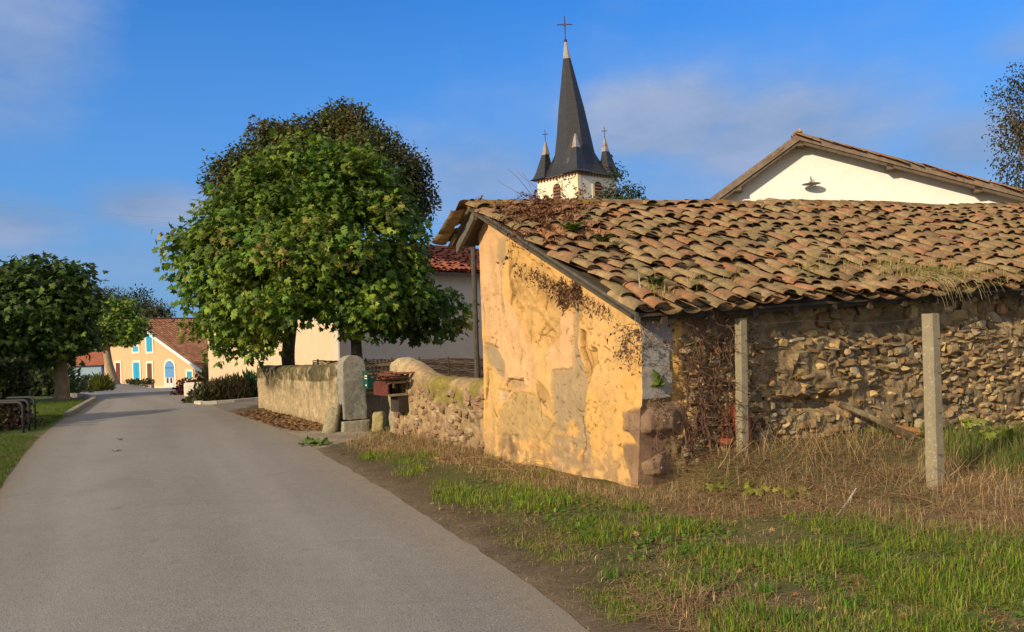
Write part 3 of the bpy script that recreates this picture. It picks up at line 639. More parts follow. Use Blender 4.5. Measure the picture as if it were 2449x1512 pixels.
# gate
gA = at(871, 1020, 14.35); gB = at(990, 1010, 14.95); gA[2] = 0; gB[2] = 0; gd = gB-gA; gL = np.linalg.norm(gd); gd /= gL; gn = A_([gd[1], -gd[0], 0])
gt = thing('garden_gate', gA, 'narrow weathered wooden gate with tall pickets standing ajar behind the pillar', 'gate')
gc = (.17, .115, .065)
b = MB(); 
for i in range(6): b.box(gA+gd*(.08+i*.155)+A_([0, 0, .40]), gd*.074, gn*.012, A_([0, 0, .31]), A_([.2, .16, .11])*random.uniform(.75, 1.2))
b.build('panel', M['wood'], gt)
for zc in (.735, .64, 1.14):
    b = MB(); b.box(gA+gd*gL*.5+gn*.02+A_([0, 0, zc]), gd*gL*.5, gn*.012, A_([0, 0, .022]), (.33, .24, .12)); b.build('rail', M['wood'], gt)
for i in range(13):
    b = MB(); b.box(gA+gd*(.04+i*.078)+A_([0, 0, 1.0]), gd*.014, gn*.01, A_([0, 0, .235+.01*random.random()]), gc); b.build('picket', M['wood'], gt)
# green letterbox
lb = thing('letterbox', at(880, 930, 14.0), 'dark green metal letterbox with white label hanging beside the gate pillar', 'letterbox')
c = at(882, 909, 14.0); a1 = gd; a2 = gn
b = MB(); b.box(c, gd*.075, gn*.1, A_([0, 0, .145]), (.012, .075, .055)); b.build('body', M['paint'], lb)
b = MB(); b.box(c+A_([0, 0, .15]), gd*.082, gn*.108, A_([0, 0, .012]), (.015, .09, .065)); b.build('lid', M['paint'], lb)
for z, w, h in ((.055, .045, .03), (-.085, .02, .015)):
    b = MB(); b.box(c-gd*.077+gn*.04+A_([0, 0, z]), gd*.002, gn*w, A_([0, 0, h]), (.75, .78, .74)); b.build('name_label', M['paint'], lb)
# red wooden box on the wall
rb = thing('bread_box', V0+dv*.35, 'old red wooden delivery box with small tile roof and open end fixed to the wall', 'delivery box')
ro_ = V0+dv*.25-nbv*.02; dn = -nbv; bw, bd_, z0, z1 = .56, .34, .70, .93
red = (.12, .036, .028)
b = MB(); b.box(ro_+dv*bw/2+dn*bd_+A_([0, 0, (z0+z1)/2]), dv*bw/2, dn*.012, A_([0, 0, (z1-z0)/2]), red); b.build('front_board', M['wood'], rb)
b = MB(); b.box(ro_+dn*bd_/2+A_([0, 0, (z0+z1)/2]), dv*.012, dn*(bd_/2-.014), A_([0, 0, (z1-z0)/2]), red); b.build('end_board', M['wood'], rb)
for z in (z0+.01, z1-.012):
    b = MB(); b.box(ro_+dv*bw/2+dn*bd_/2+A_([0, 0, z]), dv*(bw/2-.014), dn*(bd_/2-.014), A_([0, 0, .01]), (.11, .06, .04)); b.build('shelf_board', M['wood'], rb)
for z in (z0+.012, z1-.02):
    b = MB(); b.box(ro_+dv*(bw+.004)+dn*bd_/2+A_([0, 0, z]), dv*.014, dn*(bd_/2+.01), A_([0, 0, .018]), (.36, .28, .17)); b.build('rail', M['wood'], rb)
b = MB(); b.box(ro_+dv*(bw+.004)+dn*.02+A_([0, 0, (z0+z1)/2]), dv*.014, dn*.016, A_([0, 0, .1]), (.2, .14, .09)); b.build('rail', M['wood'], rb)
b = MB(); tp = ro_-dv*.06+dn*(bd_+.09)+A_([0, 0, z1+.0]); canal_roof(b, tp, dv, -dn*1.+A_([0, 0, .1]), 6, 2, .125, .23, [(.30, .10, .05), (.24, .10, .05), (.19, .10, .055)], None, thick=.01)
b.build('tile_roof', M['tile_red'], rb)
b = MB(); b.box(ro_+dv*.42+dn*.09+A_([0, 0, .56]), dv*.15, dn*.09, A_([0, 0, .13]), (.05, .04, .03), 1.); b.build('bracket', M['wood'], rb)

# woven fence and timber post behind
fA = at(748, 880, 19.6); fB = at(1180, 880, 16.2)
fe = thing('woven_fence', A_([fA[0], fA[1], 0]), 'dark brown woven branch fence behind the gateway wall', 'fence')
fd = nrm((fB-fA)*A_([1, 1, 0])); fl = np.linalg.norm((fB-fA)[:2]); fo = A_([fA[0], fA[1], 0.]); fn = A_([fd[1], -fd[0], 0])
b = MB()
for i in range(46):
    z = .03+i*.0245; t = np.linspace(-.0, fl, 60); zz = z+.012*np.sin(t*3+i)+rng.normal(size=60)*.004
    pts = fo+t[:, None]*fd+np.stack([t*0, t*0, zz], -1)+(.018*np.sin(t*7.5+i*math.pi))[:, None]*fn; b.tube(pts, .013, 4, A_([.055, .035, .022])*random.uniform(.6, 1.5), False)
b.build('wicker', M['twig'], fe)
for i in range(int(fl/.85)+1):
    b = MB(); p = fo+fd*(.2+i*.85); b.tube([p, p+A_([0, 0, 1.19])], [.025, .02], 6, (.09, .06, .04)); b.build('stake', M['twig'], fe)
pp = at(1139, 880, 13.2); pt = at(1130, 560, 13.2); pp[2] = 0
b = MB(); b.tube([pp, pp*.5+pt*.5, pt], [.05, .045, .042], 8, (.085, .072, .058)); 
tp_ = tag(b.build('timber_post', M['wood'], origin=pp), 'tall grey timber post standing just behind the barn corner', 'post')

# ================================================================== CONCRETE POSTS, DEBRIS BY THE WALL
def cpost(px, py, tx, ty, w, label, Yp=None):
    p = gz(px, py) if Yp is None else at(px, py, Yp); Yp = p[1]; t = at(tx, ty, Yp); p = p-(t-p)*(0 if px > 2000 else .18); o = thing('concrete_post', p, label, 'post', 'concrete posts before the rubble wall')
    b = MB(); d_ = t-p; a1 = Ld*w/2; a2 = lout*w*.42
    ch = .72; sec = [(-1, -ch), (-ch, -1), (ch, -1), (1, -ch), (1, ch), (ch, 1), (-ch, 1), (-1, ch)]
    lv = np.linspace(-.06, 1, 14); R = []
    for k in lv:
        R.append([p+d_*k+a1*x*(1-.06*k)+a2*y*(1-.06*k)+rng.normal(size=3)*.0012 for x, y in sec])
    R = A_(R); b.add(R.reshape(-1, 3), [(i*8+k, i*8+(k+1) % 8, (i+1)*8+(k+1) % 8, (i+1)*8+k) for i in range(13) for k in range(8)]+[tuple(range(104, 112))], (.28, .24, .16))
    b.build('shaft', M['concrete'], o)
    for k in (.22, .45, .67, .86):
        b = MB(); c = p+d_*k+a2*1.02+a1*.25*rng.normal(); b.tube([c, c+lout*.012, c+lout*.014+Ld*.03], .0035, 5, (.05, .04, .035)); b.build('wire_staple', M['iron'], o)
    return o, p, t
_, pL, tL = cpost(1775, 1083, 1771, 762, .115, 'concrete fence post wrapped in dry creeper beside the terracotta block', 8.36)
_, pR, tR = cpost(2237, 1180, 2224, 750, .138, 'taller concrete fence post with pale lichen streaks standing in dry grass')
# thin wires and netting
b = MB()
def netp(u, v): return (tL*(1-u)+tR*u)*v+(pL*(1-u)+pR*u)*(1-v)+lout*(.06)
for v in (.97, .6, .18):
    b.tube([netp(u, v+.012*math.sin(u*9+v*5)-.03*u*(1-u)) for u in np.linspace(0, 1, 16)], .0016, 4, (.07, .06, .05), False)
tag(b.build('fence_wire', M['iron']), 'thin rusty strands of wire strung between the two concrete posts', 'wire')
# terracotta hollow block
p = at(1752, 1062, 8.44); o = thing('terracotta_block', p, 'broken orange terracotta hollow block leaning behind the left concrete post', 'block')
b = MB(); tc = (.37, .10, .04); q0 = at(1726, 1047, p[1]-.02); q1 = at(1790, 1047, p[1]-.02)
e1 = nrm((q1-q0)*A_([1, .2, 0])); e2 = A_([-e1[1], e1[0], 0])
prof = [(0, -.15), (.31, -.15), (.31, .25), (.17, .36), (0, .26)]
b.prism([q0+e1*x+A_([0, 0, z]) for x, z in prof], e2*.12, tc); b.build('body', M['tile_red'], o)
for x in (.015, .055, .095):
    b = MB(); b.box(q0+e1*(x+.01)-e2*.002+A_([0, 0, .1]), e1*.009, e2*.004, A_([0, 0, .1]), (.06, .02, .012)); b.build('slot', M['tile_red'], o)
b = MB(); rbox(b, q0+e1*.02-e2*.05+A_([0, 0, -.03]), e1*.06, e2*.05, A_([.01, 0, .03]), (.33, .09, .045), 8, .02); tag(b.build('brick_piece', M['tile_red'], origin=q0), 'small red brick fragment lying below the terracotta block', 'brick')
p0 = at(2005, 967, 9.25); p1 = at(2185, 1045, 8.9); o = thing('cut_branch', p1, 'cut dark branch leaning against the rubble wall with orange sawn end', 'branch')
b = MB(); b.tube(resample([p0, p0*.66+p1*.34+A_([0, 0, .02]), p0*.3+p1*.7-A_([0, 0, .01]), p1], 8, 1), np.linspace(.034, .045, 8), 8, (.10, .075, .045), wob=.06); b.build('bark', M['bark'], o)
b = MB(); b.tube([p0, p0+nrm(p0-p1)*.006-lout*0], .036, 8, (.50, .23, .07)); b.build('sawn_face', M['wood'], o)
p0 = at(2143, 1027, 9.0); b = MB(); b.tube([p0, p0+A_([.3, .14, -.06])], .05, 8, (.45, .22, .08)); b.tube([p0+A_([.03, .0, -.06]), p0+A_([.3, .14, -.14])], .04, 8, (.33, .16, .07))
tag(b.build('log', M['wood'], origin=p0), 'sawn logs end with pale orange face low against the rubble wall'.replace('logs', 'log'), 'log')
p0 = gz(2000, 1245)+A_([0, 0, .03]); p1 = gz(2048, 1196)+A_([0, 0, .1]); b = MB(); b.tube([p0, p0*.5+p1*.5+A_([.008, 0, 0]), p1], [.011, .01, .008], 6, (.62, .53, .40), wob=.1)
tag(b.build('stick', M['twig'], origin=p0), 'pale barkless stick lying in the grass in front of the posts', 'stick')

# ================================================================== HOUSES
# beige house behind the plane trees
hA = A_([-5.46, 25., 0]); hB = A_([-11.9, 31., 0]); hC = hA+nrm(A_([.66, .75, 0]))*15; hz = 3.95
bh = thing('beige_house', hA, 'long beige rendered house with red tile roof behind the plane trees', 'house')
hd = nrm(hC-hA); hn = A_([hd[1], -hd[0], 0]); hl = nrm(hB-hA)
def wallquad(b, a, c, z0, z1, col, th=.3):
    d_ = nrm(c-a); n_ = A_([-d_[1], d_[0], 0]); a = A_([a[0], a[1], 0]); c = A_([c[0], c[1], 0]); b.prism([a+A_([0, 0, z0]), c+A_([0, 0, z0]), c+A_([0, 0, z1]), a+A_([0, 0, z1])], n_*th, col)
b = MB(); wallquad(b, hB, hA+hl*.0, -.8, hz, (.66, .52, .36), .29); b.build('end_wall', M['white'], bh)
b = MB(); wallquad(b, hA+hd*.003+hn*.003, hC, -.8, hz, (.60, .54, .46), .3); b.build('front_wall', M['white'], bh)
hD = hC-hn*6.4; hE = hB+A_([-.2, .9, 0])*1.5
b = MB(); wallquad(b, hC, hD, -.8, hz, (.6, .5, .4)); wallquad(b, hD, hE, -.8, hz, (.6, .5, .4)); b.build('rear_wall', M['white'], bh)
b = MB(); re = hA-hd*.4+hn*.35+A_([0, 0, hz-.02]); canal_roof(b, re, hd, -hn*3.5+A_([0, 0, 1.32]), 58, 10, .27, .37, [(.30, .085, .045), (.34, .11, .06), (.24, .08, .05)], None, seg=4)
rg0 = re-hn*3.6+A_([0, 0, 1.34]); rgp = [rg0, rg0+hd*16]
b.tube(rgp, .13, 8, (.28, .09, .05)); lo = hB+A_([0, 0, hz])-hl*.0
b.add([hA+hn*.2-hd*.3+A_([0, 0, hz]), hB-hn*.1+hl*.3-hd*.3+A_([0, 0, hz]), rg0, re], [(0, 2, 1), (0, 3, 2)], (.29, .09, .05))
b.add([rg0, rg0+hd*16, hD-hn*.3+A_([0, 0, hz]), hB-hn*1.5+A_([0, 0, hz])], [(0, 1, 2, 3)], (.29, .09, .05)); b.build('roof', M['tile_red'], bh)
b = MB(); b.box(hA+hd*7+hn*.33+A_([0, 0, hz-.12]), hd*7.6, hn*.03, A_([0, 0, .06]), (.12, .09, .07)); b.build('eave_board', M['wood'], bh)
b = MB(); b.tube([hA+hn*.06-hd*.05+A_([0, 0, -.3]), hA+hn*.06-hd*.05+A_([0, 0, hz])], .045, 8, (.45, .42, .36)); b.build('downpipe', M['paint'], bh)

# salmon gable house at the end of the lane
p_ = nrm(A_([.85, -.53, 0])); q_ = A_([.53, .85, 0]); q_ = nrm(q_); Q0 = at(420, 929, 82.); sh = thing('salmon_house', Q0, 'salmon pink gabled house with bright blue shutters at the end of the lane', 'house')
def fh(px, py):
    r = ray(px, py); k = ((Q0-OC)@q_)/(r@q_); return OC+r*k
def fr(x0, y0, x1, y1):          # facade rectangle: origin, width, bottom, top
    a = fh(x0, (y0+y1)/2); c = fh(x1, (y0+y1)/2); return a, c, fh((x0+x1)/2, y1)[2], fh((x0+x1)/2, y0)[2]
ap = fh(322, 768); er_ = fh(487, 886); el_ = fh(248, 822); zb = Q0[2]-.9
b = MB(); b.prism([A_([*el_[:2], zb]), A_([*er_[:2], zb]), er_, ap, el_], q_*.3, (.68, .44, .25)); b.build('gable_wall', M['white'], sh)
b = MB(); b.prism([A_([*fh(285, 900)[:2], zb])-q_*.05, A_([*er_[:2], zb])-q_*.05, A_([*er_[:2], fh(440, 924.5)[2]])-q_*.05, A_([*fh(285, 900)[:2], fh(330, 922)[2]])-q_*.05], q_*.05, (.78, .62, .34)); b.build('plinth', M['white'], sh)
b = MB(); wallquad(b, er_+q_*.3, er_+q_*14, zb, er_[2], (.6, .33, .15)); wallquad(b, er_+q_*14, el_+q_*14, zb, er_[2], (.6, .33, .15)); wallquad(b, el_+q_*14, el_+q_*.3, zb, el_[2], (.6, .33, .15)); b.build('side_wall', M['white'], sh)
rc_ = [(.33, .15, .085), (.36, .165, .09), (.27, .125, .075), (.38, .19, .11)]
b = MB(); ev = er_-q_*.35+nrm(er_-ap)*.5+A_([0, 0, .12]); sv_ = ap-er_; Ls = np.linalg.norm(sv_)+.5
canal_roof(b, ev, q_, sv_, int(15/.36), int(Ls/.5), .36, .5, rc_, None, seg=3, jit=.5, pans=True)
sv2 = ap-el_; b.prism([ap-q_*.3+A_([0, 0, .1]), el_-q_*.3-nrm(sv2)*.4+A_([0, 0, .1]), el_+q_*15-nrm(sv2)*.4+A_([0, 0, .1]), ap+q_*15+A_([0, 0, .1])], (0, 0, .1), (.27, .09, .05))
b.tube([ap-q_*.35+A_([0, 0, .2]), ap+q_*15+A_([0, 0, .2])], .16, 6, (.25, .085, .05)); b.build('roof', M['tile_red'], sh)
for e_ in (er_, el_):
    b = MB(); a_ = ap-q_*.42; c_ = e_-q_*.42+nrm(e_-ap)*.5; b.prism([a_+A_([0, 0, .12]), c_+A_([0, 0, .12]), c_-A_([0, 0, .2]), a_-A_([0, 0, .22])], q_*.08, (.62, .74, .78)); b.build('fascia', M['paint'], sh)
blue = (.03, .34, .62)
def opening(name, x0, y0, x1, y1, col, arch_=0, sill=True):
    a, c, z0, z1 = fr(x0, y0, x1, y1); w = np.linalg.norm(c-a)
    def shape(m, dz0, dep, arc):
        A0 = A_([a[0], a[1], 0])-p_*m; C0 = A_([c[0], c[1], 0])+p_*m
        if not arc: pts = [A0+A_([0, 0, z0-dz0]), C0+A_([0, 0, z0-dz0]), C0+A_([0, 0, z1+m]), A0+A_([0, 0, z1+m])]
        else:
            ri = arch_*w*.5; W_ = (w+2*m)
            pts = [A0+A_([0, 0, z0-dz0]), C0+A_([0, 0, z0-dz0])]+[A0+p_*W_*(.5+.5*math.cos(t))+A_([0, 0, z1-ri+(ri+m)*math.sin(t)]) for t in np.linspace(0, math.pi, 13)]
        return [q-q_*dep for q in pts]
    b = MB(); b.prism(shape(.22, .22 if sill else 0, .08, arch_), q_*.078, (.82, .76, .62)); f = b.build(name, M['white'], sh)
    b = MB(); b.prism(shape(0, 0, .1, arch_), q_*.02, col); s_ = b.build('shutter' if name == 'window' else 'leaf', M['paint'], f)
    return a, c, z0, z1, f
a, c, z0, z1, f = opening('window', 320.5, 867, 335, 906, blue)
b = MB(); mid = (a+c)/2; b.box(A_([mid[0], mid[1], (z0+z1)/2])-q_*.102, p_*.02, q_*.004, A_([0, 0, (z1-z0)/2]), (.02, .17, .33)); b.build('meeting_strip', M['paint'], f)
opening('window', 351.5, 803, 365, 841, blue); opening('window', 319, 829, 332, 841, (.05, .38, .66)); opening('window', 448.5, 888.5, 460, 903, (.04, .3, .45))
opening('door', 354, 869, 365, 928, (.14, .06, .035), 0, False); opening('door', 279, 868, 289, 916, (.16, .035, .03), 0, False)
a, c, z0, z1, f = opening('door', 396.5, 863, 418, 928.5, (.13, .30, .62), .9, False)
ww = np.linalg.norm(c-a); mid = A_([(a+c)[0]/2, (a+c)[1]/2, 0])-q_*.106
b = MB(); b.box(mid+A_([0, 0, z0+.55]), p_*ww*.46, q_*.012, A_([0, 0, .55]), (.62, .6, .56)); b.build('lower_panel', M['paint'], f)
for s_ in (-1, 1):
    b = MB(); b.box(mid-q_*.014+p_*s_*ww*.2+A_([0, 0, z0+.8]), p_*ww*.1, q_*.004, A_([0, 0, .26]), (.035, .03, .03)); b.build('pane', M['paint'], f)
b = MB(); b.box(mid-q_*.012+A_([0, 0, z1-ww*.48]), p_*ww*.5, q_*.01, A_([0, 0, .05]), (.03, .2, .42)); b.build('transom', M['paint'], f)

# white gabled house up behind the barn
A0 = at(1910, 307, 22.); wd1 = A_([math.cos(math.radians(-20)), math.sin(math.radians(-20)), 0]); wn = A_([-wd1[1], wd1[0], 0]); sR_, sL_ = .401, .639; OV = .5
wh = thing('white_house', A_([A0[0], A0[1], 0]), 'white rendered house with wide timber eaves rising behind the barn roof', 'house')
def wp(h, n_, z): return A_([A0[0], A0[1], 0])+wd1*h+wn*n_+A_([0, 0, z])
def wz(h): return A0[2]-(sR_*h if h > 0 else -sL_*h*1.0)
b = MB(); b.prism([wp(-4.4, OV, -.3), wp(8.6, OV, -.3), wp(8.6, OV, wz(8.6)-.3), wp(0, OV, wz(0)-.3), wp(-4.4, OV, wz(-4.4)-.3)], wn*.3, (.80, .785, .74)); b.build('gable_wall', M['white'], wh)
b = MB(); wallquad(b, wp(8.6, OV+.3, 0), wp(8.6, 10, 0), -.3, wz(8.6)-.35, (.8, .77, .7)); wallquad(b, wp(8.6, 10, 0), wp(-4.4, 10, 0), -.3, wz(-4.4)-.35, (.8, .77, .7)); wallquad(b, wp(-4.4, 10, 0), wp(-4.4, OV+.3, 0), -.3, wz(-4.4)-.35, (.8, .77, .7)); b.build('side_wall', M['white'], wh)
b = MB()
for h1, sl_, nu_ in ((9.2, sR_, 0), (-5.2, sL_, 1)):
    b.prism([wp(0, .03, wz(0)-.13), wp(h1, .03, wz(h1)-.13), wp(h1, .03, wz(h1)-.18), wp(0, .03, wz(0)-.18)], wn*10.2, (.13, .095, .065))
rw = b.build('roof_deck', M['wood'], wh)
b = MB(); tcw = [(.42, .17, .09), (.36, .17, .10), (.30, .19, .12), (.45, .21, .12), (.27, .18, .12)]
h1 = 9.2; canal_roof(b, wp(h1, 10.3, wz(h1)-.13), -wn, wp(0, 0, wz(0))-wp(h1, 0, wz(h1)), 43, 26, .24, .385, tcw, None, seg=5)
h1 = -5.2; canal_roof(b, wp(h1, -.02, wz(h1)-.13), wn, wp(0, 0, wz(0))-wp(h1, 0, wz(h1)), 43, 16, .24, .385, tcw, None, seg=5)
b.tube([wp(0, -.04, wz(0)-.07), wp(0, .4, wz(0)-.06)], [.05, .07], 9, (.5, .3, .06)); b.tube([wp(0, .4, wz(0)-.06), wp(0, 10.3, wz(0)-.06)], .11, 9, (.33, .17, .08)); b.build('roof_tiles', M['tile'], wh)
for h1 in (9.2, -5.2):
    b = MB(); b.prism([wp(0, 0, wz(0)-.12), wp(h1, 0, wz(h1)-.12), wp(h1, 0, wz(h1)-.33), wp(0, 0, wz(0)-.33)], wn*.045, (.19, .15, .115)); b.build('barge_board', M['wood'], wh)
    b = MB(); b.prism([wp(0, .05, wz(0)-.2), wp(h1, .05, wz(h1)-.2), wp(h1, .05, wz(h1)-.42), wp(0, .05, wz(0)-.42)], wn*.1, (.12, .09, .07)); b.build('rafter', M['wood'], wh)
for h in (.02, 2.25, 4.3, 6.5, 8.4, -1.7, -3.4):
    b = MB(); b.box(wp(h, OV*.58, wz(h)-.36), wd1*.085, wn*OV*.48, A_([0, 0, .11]), (.15, .11, .08)); b.build('purlin', M['wood'], wh)
lc = at(1939, 441, 22.3); lp = thing('wall_lamp', lc, 'small dark swan-neck lamp on the white gable wall', 'lamp')
b = MB(); w_ = lc+wn*(.25); b.tube([w_+A_([0, 0, .12]), lc-wn*.1+A_([0, 0, .2]), lc-wn*.17+A_([0, 0, .16]), lc-wn*.17+A_([0, 0, .03])], .014, 6, (.08, .075, .07)); b.build('arm', M['iron'], lp)
b = MB(); c_ = lc-wn*.17; b.tube([c_+A_([0, 0, .05]), c_+A_([0, 0, .015]), c_-A_([0, 0, .02])], [.05, .07, .26], 16, (.16, .15, .14)); b.build('shade', M['iron'], lp)
b = MB(); b.tube([c_-A_([0, 0, .02]), c_-A_([0, 0, .1])], [.05, .04], 10, (.5, .5, .48)); b.build('bulb', M['paint'], lp)

# ================================================================== CHURCH
ch = A_([6.28, 70., 0]); cl_ = A_([math.cos(math.radians(135)), math.sin(math.radians(135)), 0]); cr_ = A_([math.cos(math.radians(38)), math.sin(math.radians(38)), 0]); SD = 4.85
tw_ = thing('church_tower', A_([ch[0], ch[1], -2]), 'white church tower with black slate needle spire and four corner pinnacles', 'church')
ctr = ch+(cl_+cr_)*SD/2; ZC = 15.75
def sq(half, z, tw=0., c0=ctr): return [c0+(cr_*i+cl_*j)*half+A_([0, 0, z]) for i, j in ((-1, -1), (1, -1), (1, 1), (-1, 1))]
b = MB(); b.prism(sq(SD/2, -2.5), (0, 0, ZC+2.5), (.80, .73, .58)); b.build('tower_wall', M['white'], tw_)
for u_, v_ in ((cr_, -cl_), (cl_, -cr_)):
    for i in range(13): b = MB(); b.box(ctr+v_*(SD/2+.1)+u_*(i-6)*SD/13+A_([0, 0, ZC-.14]), u_*.07, v_*.1, A_([0, 0, .1]), (.25, .14, .08)); b.build('corbel', M['wood'], tw_)
for u_, v_ in ((cr_, -cl_), (cl_, -cr_)):
    c0 = ctr+v_*(SD/2); 
    def ap_(w, z0, z1, dep): return [c0+v_*dep-u_*w+A_([0, 0, z0]), c0+v_*dep+u_*w+A_([0, 0, z0])]+[c0+v_*dep+u_*w*math.cos(t)+A_([0, 0, z1-w+w*math.sin(t)]) for t in np.linspace(0, math.pi, 11)]
    b = MB(); b.prism(ap_(.72, ZC-4.4, ZC-.36, .06), -v_*.055, (.76, .66, .46)); f = b.build('belfry_window', M['white'], tw_)
    b = MB(); b.prism(ap_(.44, ZC-4.1, ZC-.66, .08), -v_*.015, (.05, .035, .03)); b.build('opening', M['iron'], f)
    for i in range(11):
        z = ZC-3.9+i*.3; b = MB(); w = .41 if i < 10 else .3; b.prism([c0+v_*.09-u_*w+A_([0, 0, z]), c0+v_*.09+u_*w+A_([0, 0, z]), c0+v_*.16+u_*w+A_([0, 0, z-.12]), c0+v_*.16-u_*w+A_([0, 0, z-.12])], (0, 0, .05), (.24, .11, .07)); b.build('louvre', M['wood'], f)
for c0, c1 in ((0, 1),):
    b = MB(); b.box(ch+cr_*.2-cl_*0+A_([0, 0, ZC-2.2]), cr_*.22, cl_*.03, A_([0, 0, 2.]), (.78, .68, .46)); b.box(ch+cl_*.25+A_([0, 0, ZC-2.2]), cl_*.27, cr_*.03, A_([0, 0, 2.]), (.78, .66, .42)); b.build('quoin', M['white'], tw_)
# spire: flared square base running into an octagonal needle
ZT = 28.6; lean = A_([-.5, -.05, 0]); slc = (.022, .023, .028)
def octo(r, z, sqf, k):
    out = []
    for i in range(16):
        a = math.atan2(cr_[1], cr_[0])+i*math.pi/8; o8 = math.cos(math.pi/8)/math.cos((a % (math.pi/4))-math.pi/8) if False else 1.
        lx, ly = math.cos(i*math.pi/8), math.sin(i*math.pi/8)
        m_ = max(abs(lx), abs(ly)); m8 = max(m_, (abs(lx)+abs(ly))/math.sqrt(2))
        s_ = r*(sqf/m_+(1-sqf)/m8); out.append(ctr+lean*k+cr_*lx*s_+cl_*ly*s_+A_([0, 0, z]))
    return out
lev = [(0, 2.72, 1), (.25, 2.48, 1), (.6, 2.22, .9), (1.05, 2.0, .65), (1.6, 1.84, .35), (2.3, 1.68, .1), (4., 1.45, 0), (6.4, 1.12, 0), (9., .68, 0), (11.2, .32, 0)]
b = MB(); R = A_([octo(r, ZC+z, f, (z/12.5)**1.2) for z, r, f in lev]); m_ = len(lev)
b.add(R.reshape(-1, 3), [(i*16+k, i*16+(k+1) % 16, (i+1)*16+(k+1) % 16, (i+1)*16+k) for i in range(m_-1) for k in range(16)], slc)
b.add(sq(2.74, ZC-.04)+sq(2.74, ZC+.02), [(3, 2, 1, 0), (0, 1, 5, 4), (1, 2, 6, 5), (2, 3, 7, 6), (3, 0, 4, 7)], (.1, .07, .05))
sp = b.build('spire', M['slate'], tw_)
k = (11.2/12.5)**1.2; b = MB(); R = A_([octo(.35, ZC+11.15, 0, k), octo(.08, ZT, 0, 1.)]); b.add(R.reshape(-1, 3), [(k_, (k_+1) % 16, 16+(k_+1) % 16, 16+k_) for k_ in range(16)]+[tuple(range(16, 32))], (.36, .35, .35)); b.build('zinc_cap', M['zinc'], sp)
def cross(p, h, w, r, par):
    b = MB(); b.tube([p, p+A_([0, 0, h])], r, 6, (.06, .04, .035)); cx = p+A_([0, 0, h*.66]); b.tube([cx-A_([w, 0, 0]), cx+A_([w, 0, 0])], r, 6, (.06, .04, .035))
    if h > 1.5:
        b.tube([cx-A_([0, .06, 0]), cx+A_([0, .06, 0])], .16, 10, (.16, .06, .05)); b.tube([p-A_([0, 0, .05]), p+A_([0, 0, .12])], .17, 10, (.05, .045, .045))
    b.build('cross', M['iron'], par)
cross(ctr+lean+A_([0, 0, ZT]), 2.35, .72, .045, sp)
for i, j in ((-1, -1), (1, -1), (1, 1), (-1, 1)):
    pc = ctr+(cr_*i+cl_*j)*1.98
    R = []
    for z, r in ((.02, .92), (.25, .70), (.7, .56), (2.4, .22)):
        R.append([pc+(cr_*a_+cl_*b_)*r-(cr_*i+cl_*j)*.05*z+A_([0, 0, ZC+z]) for a_, b_ in ((-1, -1), (1, -1), (1, 1), (-1, 1))])
    R = A_(R); b = MB(); b.add(R.reshape(-1, 3), [(q*4+k, q*4+(k+1) % 4, (q+1)*4+(k+1) % 4, (q+1)*4+k) for q in range(3) for k in range(4)], slc); pn = b.build('pinnacle', M['slate'], tw_)
    t_ = pc-(cr_*i+cl_*j)*.15; R = A_([[t_+(cr_*a_+cl_*b_)*r+A_([0, 0, ZC+z]) for a_, b_ in ((-1, -1), (1, -1), (1, 1), (-1, 1))] for z, r in ((2.36, .26), (3.6, .05))])
    b = MB(); b.add(R.reshape(-1, 3), [(k, (k+1) % 4, 4+(k+1) % 4, 4+k) for k in range(4)]+[(4, 5, 6, 7)], (.34, .33, .33)); b.build('zinc_cap', M['zinc'], pn)
    if not (i == -1 and j == -1): cross(t_+A_([0, 0, ZC+3.5]), 1.2, .27, .03, pn)
#@@PART3
# ================================================================== TREES
gl = [(.095, .175, .016), (.14, .22, .02), (.06, .12, .014), (.20, .26, .03), (.27, .25, .05)]
tA = gz(705, 990); tA = A_([-5.25, 19.2, 0]); tB = A_([-3.75, 18.6, 0])
YA = 18.6
tree('plane_tree', tA, tA+A_([-.05, 0, 2.3]),
     [lump(645, 590, YA, 195), lump(735, 460, YA, 150, 130), lump(545, 640, YA, 120, 140), lump(600, 735, YA-.5, 115, 70), lump(470, 630, YA+.3, 62, 80), lump(585, 525, YA+.3, 85), lump(690, 650, YA-1.4, 145, 140), lump(560, 812, YA, 55, 45), lump(625, 815, YA-.3, 45, 32), lump(500, 770, YA, 50, 45), lump(800, 400, YA+.2, 70, 50)],
     .19, 700, 24, .16, gl, [4, 4, 3, 2, .35], 'large leafy plane tree with forked trunk behind the garden wall', 'plane trees behind the garden wall', spread=.22, limbs=14)
tree('plane_tree', tB, tB+A_([.05, 0, 2.2]),
     [lump(850, 580, YA+.2, 165), lump(840, 470, YA+.3, 120, 120), lump(925, 680, YA, 95, 120), lump(870, 735, YA-.8, 95, 62), lump(985, 745, YA+.3, 75, 60), lump(1065, 755, YA+.5, 60, 55), lump(770, 630, YA-1., 115, 150), lump(925, 530, YA+.4, 62, 70)],
     .16, 700, 24, .16, gl, [4, 3, 4, 1.6, .3], 'plane tree nearest the barn, low branches sweeping in front of the beige house wall', 'plane trees behind the garden wall', spread=.22, limbs=14)
bl = [(.07, .085, .018), (.09, .09, .022), (.12, .08, .03), (.06, .085, .016), (.11, .12, .022)]
tC = A_([-6.2, 28, -.08]); YC = 28
